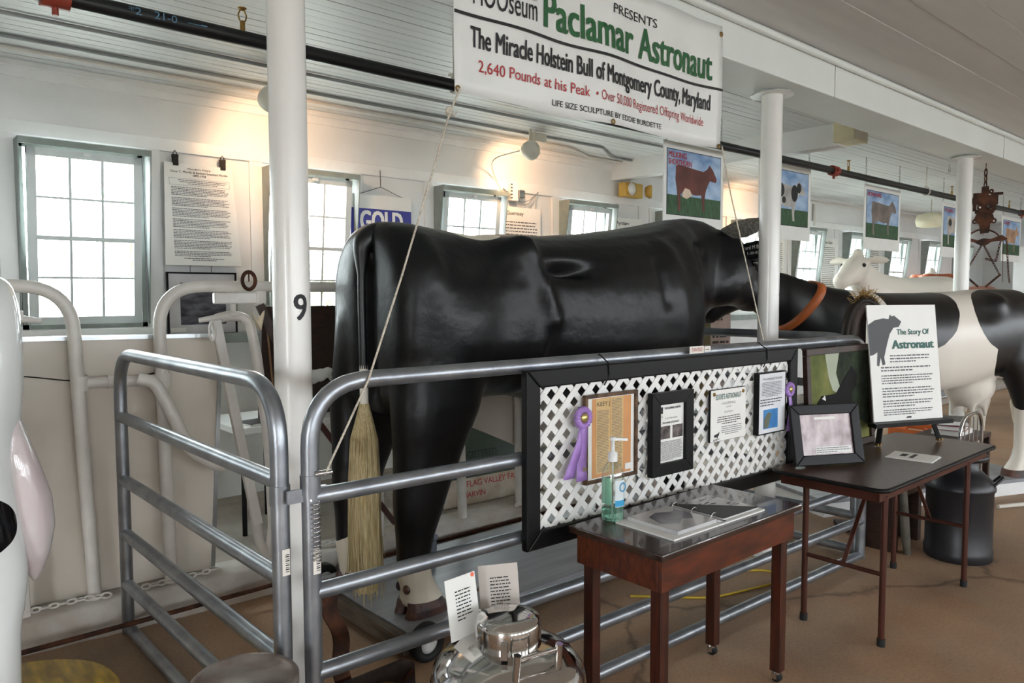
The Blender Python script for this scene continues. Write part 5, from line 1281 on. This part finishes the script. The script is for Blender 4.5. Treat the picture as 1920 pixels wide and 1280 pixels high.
# ------------------------------------------------------------------ milk cans and dewar
BLKCAN = mat('black_enamel_can', c(30, 30, 34), .4, var=.3, scale=5, bump=.15, bscale=9)
mc = thing('milk_can', 'tall black enamel milk can standing beyond the folding table', 'milk can', (4.985, 1.59, 0))
MB().lathe([(.18, 0), (.186, .01), (.186, .06), (.18, .07), (.18, .41), (.19, .425), (.19, .44), (.17, .48), (.13, .52), (.10, .545), (.098, .60)], 32).build('body', BLKCAN, mc)
MB().lathe([(.10, .601), (.14, .60), (.15, .615), (.145, .63), (.10, .655), (.05, .67), (0, .672)], 32).build('lid', BLKCAN, mc)
for a in (-1.2, 2.0):
    u = Vector((math.cos(a), math.sin(a), 0)); v = Vector((-math.sin(a), math.cos(a), 0))
    MB().tube([u*.17+v*.05+Vector((0, 0, .46)), u*.215+v*.04+Vector((0, 0, .51)), u*.215-v*.04+Vector((0, 0, .51)), u*.17-v*.05+Vector((0, 0, .46))], .009, 8).build('handle', BLKCAN, mc)
sc = thing('grey_milk_can', 'grey metal milk can with a flat stained lid by the pen corner', 'milk can', (.755, 2.0, 0))
GCAN = mat('dull_grey_can', c(128, 124, 120), .45, .5, scale=8, col2=c(92, 86, 82))
MB().lathe([(.145, 0), (.15, .01), (.15, .38), (.14, .42), (.115, .46), (.11, .50)], 32).build('body', GCAN, sc)
MB().lathe([(.112, .501), (.142, .502), (.146, .52), (.146, .54), (.138, .548), (.125, .545), (.122, .536), (.0, .54)], 36).build('lid', mat('stained_lid', c(150, 144, 138), .4, .4, scale=7, col2=c(108, 88, 80)), sc)
dw = thing('nitrogen_dewar', 'polished stainless tank with a domed cap and bar handles', 'tank', (1.43, 1.665, 0))
MB().lathe([(.21, 0), (.232, .02), (.236, .10), (.236, .44), (.23, .475), (.20, .515), (.15, .54), (.105, .552), (.095, .555)], 48).build('tank_body', STEEL, dw)
MB().lathe([(.098, .545), (.10, .55), (.10, .615), (.094, .632), (.06, .642), (0, .648)], 40).build('neck_cap', STEEL, dw)
for a in (-1.75, 1.4):
    u = Vector((math.cos(a), math.sin(a), 0)); v = Vector((-math.sin(a), math.cos(a), 0)); h = []
    for s in (-1, 1): h.append(u*.16+v*.07*s)
    q = MB()
    for p in h: q.tube([p+Vector((0, 0, .515)), p+u*.01+Vector((0, 0, .60))], .011, 12)
    q.tube([h[0]+u*.008+Vector((0, 0, .585)), h[1]+u*.008+Vector((0, 0, .585))], .006, 10).build('bar_handle', STEEL, dw)
for a in (3.9, .5):
    MB().box(-.012, .012, -.01, .01, .555, .60, Matrix.Translation((.112*math.cos(a), .112*math.sin(a), 0)) @ Matrix.Rotation(a, 4, 'Z')).build('hasp', CHROME, dw)
LAM = mat('laminated_card', c(196, 188, 180), .18)
for i, (x, y, rz, wdt, hh, lb) in enumerate(((1.375, 1.80, -.02, .115, .19, 'narrow laminated card with an orange dot behind the steel tank cap'), (1.525, 1.81, -.58, .13, .185, 'wide laminated card of text behind the steel tank cap'))):
    cd = thing('laminated_card', lb, 'card', (x, y, .538), (-.12, -.05, rz), group='laminated cards on the steel tank')
    MB().box(-wdt/2, wdt/2, -.001, .001, 0, hh).build('sheet', LAM if i else PAPER, cd)
    dashes(cd, BLKTXT, -wdt*.22, wdt*.3, hh*.28, hh*.8, 9, 70+i, -.002, fill=.35, last=.5)
    if i == 0: MB().lathe([(.007, 0), (.007, .001)], 12, Matrix.Translation((wdt/2-.01, -.001, hh-.008)) @ Matrix.Rotation(PI/2, 4, 'X')).build('orange_dot', mat('orange_sticker', c(236, 110, 84), .5), cd)
    else: dashes(cd, BLKTXT, -wdt*.22, wdt*.35, hh*.14, hh*.24, 2, 75, -.002, fill=.3)

# rusty iron implement in the pen corner
ri = thing('rusty_implement', 'rusty iron implement with a bent strap and a lettered foot plate', 'implement', (1.36, 2.36, 0))
b_ = MB(); pts = bend([(-.1, .1, .56), (-.14, .05, .46), (-.10, .02, .38), (-.14, -.02, .22), (.02, -.03, .08)], .1, 6); vs = []
for p in pts: vs += [p+Vector((-.03, 0, 0)), p+Vector((.03, 0, 0)), p+Vector((.03, .014, 0)), p+Vector((-.03, .014, 0))]
n = len(pts); b_.add(vs, [(4*i+j, 4*i+(j+1) % 4, 4*i+4+(j+1) % 4, 4*i+4+j) for i in range(n-1) for j in range(4)]+[(3, 2, 1, 0), tuple(range(4*n-4, 4*n))])
b_.build('bent_strap', RUST, ri)
MB().prism([(-.19, 0), (.16, 0), (.15, .22), (.10, .245), (-.19, .24)], -.06, -.045).build('foot_plate', mat('dark_rust_plate', c(54, 36, 26), .7, scale=18, col2=c(30, 20, 16), bump=.4), ri)
MB().bar((.02, -.03, .09), (.14, -.05, .20), .05, .012).build('side_strap', RUST, ri)
text('RMY', ri, mat('faded_yellow_letter', c(176, 140, 60), .7), -.02, .14, .08, .045, y=-.0625)
MB().tube([(.12*math.cos(a), -.062, .05+.14*math.sin(a)) for a in [PI*.15+PI*.7*k/12 for k in range(13)]], .004, 5).build('painted_arc', mat('faded_yellow_arc', c(128, 92, 44), .7), ri)

# ------------------------------------------------------------------ hay fork on the beam
hf = thing('hay_fork', 'rusty hay trolley and grapple fork hanging on chains from the beam', 'hay fork', (7.92, 2.40, 0))
MB().tube([(0, 0, 2.80), (0, 0, 2.70)], .008, 6).build('hook', RUST, hf)
def links(pts, s, name='chain'):
    q = MB(); P = [Vector(p) for p in pts]; L = (P[1]-P[0]).length; n = max(2, int(L/(s*1.5))); t_ = (P[1]-P[0]).normalized(); a = t_.orthogonal().normalized(); e = t_.cross(a)
    for k in range(n):
        c0 = P[0].lerp(P[1], (k+.5)/n); u = a if k % 2 else e
        q.tube([c0+t_*s*math.cos(x)+u*s*.55*math.sin(x) for x in [2*PI*j/8 for j in range(8)]], s*.22, 5, closed=True)
    q.build(name, RUST, hf)
links([(0, 0, 2.72), (0, 0, 2.48)], .05, 'top_chain')
q = MB(); rnd = random.Random(6)
q.box(-.16, .16, -.06, .06, 2.06, 2.12).box(-.20, .02, -.05, .05, 2.22, 2.40).box(.0, .22, -.04, .04, 2.20, 2.36).box(.10, .30, -.03, .03, 2.36, 2.40).box(-.24, -.12, -.04, .04, 2.26, 2.32).box(-.06, .06, -.05, .05, 2.36, 2.50).box(-.20, -.14, -.04, .04, 2.10, 2.24).box(.12, .19, -.04, .04, 2.10, 2.22)
q.box(-.05, .03, -.05, .05, 2.1, 2.24)
q.build('trolley_frame', RUST, hf, bevel=.01)
for x, z, r in ((-.08, 2.16, .05), (.06, 2.17, .055), (-.16, 1.92, .045), (.16, 1.92, .045), (.10, 2.42, .04)):
    MB().lathe([(r*.45, -.035), (r, -.035), (r, .035), (r*.45, .035), (r*.45, -.035)], 16, Matrix.Translation((x, -.02, z)) @ Matrix.Rotation(PI/2, 4, 'X'), caps=False).build('pulley', RUST, hf)
MB().prism([(-.13, 2.06), (.13, 2.06), (.17, 1.95), (.10, 1.86), (.09, 1.72), (-.06, 1.70), (-.08, 1.86), (-.18, 1.95)], -.045, .045).build('latch_block', RUST, hf, bevel=.01)
MB().tube(bend([(-.33, 0, 1.58), (-.22, 0, 1.72), (-.02, 0, 1.80), (.2, 0, 1.72), (.28, 0, 1.60)], .15), .015, 8).build('bow', RUST, hf)
MB().prism([(-.38, 1.60), (-.34, 1.65), (-.1, 1.56), (0, 1.60), (.12, 1.58), (.30, 1.66), (.40, 1.58), (.36, 1.54), (.14, 1.52), (.04, 1.44), (-.04, 1.44), (-.16, 1.52)], -.03, .03).build('spreader', RUST, hf, bevel=.008)
links([(-.02, 0, 1.46), (-.32, 0, .98)], .028, 'chain'); links([(.0, 0, 1.46), (.30, 0, .98)], .028, 'chain'); links([(.38, 0, 1.56), (.46, 0, .78)], .028, 'chain'); links([(.30, 0, 1.56), (.22, 0, 1.2)], .032, 'chain'); links([(.22, 0, 1.2), (.04, 0, 1.24)], .032, 'chain')
MB().tube([(.33, 0, 1.56), (.34, 0, .8)], .006, 5).build('trip_cord', RUST, hf)
for s in (-1, 1): MB().bar((s*.31, 0, 1.0), (s*.06, 0, .68), .035, .012, (0, 1, 0)).build('tine', RUST, hf)

keys = [(2.80, 2.80), (2.48, 2.57), (2.06, 2.34), (1.72, 2.16), (1.44, 2.04), (.98, 1.76), (.68, 1.66)]
def zmap(z):
    if z >= 2.8: return z
    for (a, a2), (b_, b2) in zip(keys, keys[1:]):
        if z >= b_: return b2+(a2-b2)*(z-b_)/(a-b_)
    return 1.66+(z-.68)
for ch in hf.children:
    for v in ch.data.vertices: v.co = (v.co.x*.47, v.co.y*.6, zmap(v.co.z))
    for md in ch.modifiers: md.width = .004
hf.rotation_euler = (0, 0, -1.2)

# ------------------------------------------------------------------ odds and ends beyond the folding table
bn2 = thing('plank_bench', 'low dark wooden bench with pole legs beside the milk can', 'bench', (4.94, 1.97, 0))
MB().box(-.22, .22, -.13, .13, .34, .38).build('seat', DKBROWN, bn2, bevel=.006)
GREYW = mat('grey_weathered_pole', c(104, 98, 88), .8, scale=9, col2=c(70, 66, 58))
for x in (-.18, .18):
    MB().box(x-.025, x+.025, -.11, .11, 0, .339).build('leg', DKBROWN, bn2)
pl_ = thing('grey_pole', 'grey weathered wooden pole leaning against the dark bench', 'pole', (4.78, 1.80, 0))
MB().tube([(0, 0, .0), (-.04, .0, .14), (-.06, .01, .38), (-.10, .03, .62)], [.022, .028, .024, .022], 10).build('pole', GREYW, pl_)
for i, (x, y, w0, lb) in enumerate(((4.82, 1.98, .15, 'crumpled newspaper on the dark bench beside the pole'), (5.06, 1.97, -.15, 'folded white leaflet on the dark bench behind the milk can'))):
    lf = thing('folded_paper', lb, 'papers', (x, y, .381), (0, 0, w0))
    MB().prism([(-.10, 0), (.10, 0), (.07, .07), (.0, .035), (-.06, .08)], -.07, .07).build('paper', PAPER, lf)
hc = thing('horse_collar', 'brown horse collar with frayed straw padding hung behind the story board', 'horse collar', (5.0, 2.20, 0), (0, 0, -.9))
MB().tube([(.10*math.sin(a)*(1.15 if math.cos(a) < 0 else .9), -.01, 1.27+.27*math.cos(a)) for a in [2*PI*k/30 for k in range(30)]], .055, 12, closed=True).build('padded_rim', LEATHER, hc)
MB().tube([(.125*math.sin(a), -.055, 1.27+.285*math.cos(a)) for a in [2*PI*k/30 for k in range(30)]], .02, 8, closed=True).build('hame', mat('dark_hame', c(40, 32, 24), .6), hc)
q = MB(); rnd = random.Random(12)
for k in range(120):
    a = rnd.uniform(-.7, .7); p = Vector((.11*math.sin(a), -.02, 1.27+.31*math.cos(a))); d = Vector((rnd.gauss(0, .03), rnd.gauss(-.03, .02), rnd.gauss(.03, .02)))
    q.tube([p, p+d], .002, 3)
q.build('straw_padding', mat('straw', c(176, 140, 78), .8), hc)['kind'] = 'stuff'
MB().box(-.03, .03, .05, .10, 0, 1.56).box(-.12, .12, -.03, .16, 0, .03).build('post', DKBROWN, hc)
for i, (x, y, z, col, lb) in enumerate(((5.86, 1.93, .60, (226, 224, 218), 'white book lowest in the short stack on the small shelf'), (5.86, 1.93, .635, (150, 60, 58), 'red book on the short stack on the small shelf'), (5.87, 1.94, .67, (90, 92, 90), 'grey book topmost on the short stack on the small shelf'))):
    bk = thing('book', lb, 'book', (x, y, z), (0, 0, .2*i), group='books on the small shelf')
    MB().box(-.13, .13, -.09, .09, .003, .029).build('pages', PAPER, bk); MB().box(-.135, .135, -.095, .095, .0295, .033).box(-.135, .135, -.095, .095, 0, .0025).build('cover', mat('cover_%d' % i, c(*col), .5), bk)
shf = thing('small_shelf', 'small dark shelf table with stacked books beyond the milk can', 'shelf', (5.86, 1.93, 0))
MB().box(-.26, .26, -.17, .17, .57, .598).build('shelf_top', DKBROWN, shf)
MB().box(-.26, .26, -.17, .17, .25, .27).build('lower_shelf', DKBROWN, shf)
for x in (-.24, .24):
    for y in (-.15, .15): MB().box(x-.018, x+.018, y-.018, y+.018, 0, .57).build('leg', DKBROWN, shf)
wc = thing('wire_chair', 'silver bent-wire chair behind the folding table', 'chair', (5.38, 1.86, 0), (0, 0, PI))
MB().tube(bend([(-.2, .2, 0), (-.2, .2, .82), (.2, .2, .82), (.2, .2, 0)], .14), .011, 10).build('back_frame', CHROME, wc)
MB().prismz(rrect(-.2, .2, -.2, .19, .06), .43, .45).build('seat', BLACK, wc)
for x in (-.18, .18): MB().tube([(x, -.18, 0), (x, -.18, .43)], .011, 8).build('leg', CHROME, wc)
for k in range(4): MB().tube([(-.12+.08*k, .2, .45), (-.12+.08*k, .2, .80)], .004, 6).build('spindle', CHROME, wc)
cr2 = thing('orange_crate', 'orange plastic crate on the floor below the cow', 'crate', (7.95, 2.95, 0))
OR = mat('orange_plastic', c(196, 104, 50), .45)
MB().box(-.22, .22, -.17, .17, 0, .012).build('base', OR, cr2)
for k in range(3):
    z = .05+.09*k
    MB().box(-.22, .22, -.17, -.16, z-.03, z+.03).box(-.22, .22, .16, .17, z-.03, z+.03).box(-.22, -.21, -.16, .16, z-.03, z+.03).box(.21, .22, -.16, .16, z-.03, z+.03).build('slat_band', OR, cr2)
for x in (-.215, .215):
    for y in (-.165, .165): MB().box(x-.012, x+.012, y-.012, y+.012, 0, .29).build('corner_post', OR, cr2)
hz = tag(MB().tube(bend([(6.3, 1.75, .017), (6.7, 1.55, .017), (7.2, 1.30, .017), (7.9, .9, .017)], .3), .016, 8).build('hose', mat('white_hose', c(214, 208, 196), .5)), 'pale hose lying on the floor past the milk can', 'hose')
yc = tag(MB().tube(bend([(3.55, 2.5, .007), (3.9, 2.2, .007), (3.8, 2.07, .007), (3.3, 2.2, .007), (3.0, 2.5, .007)], .1), .006, 8).build('extension_cord', mat('yellow_cord', c(206, 176, 40), .5)), 'yellow extension cord looping under the pen rail', 'cord')
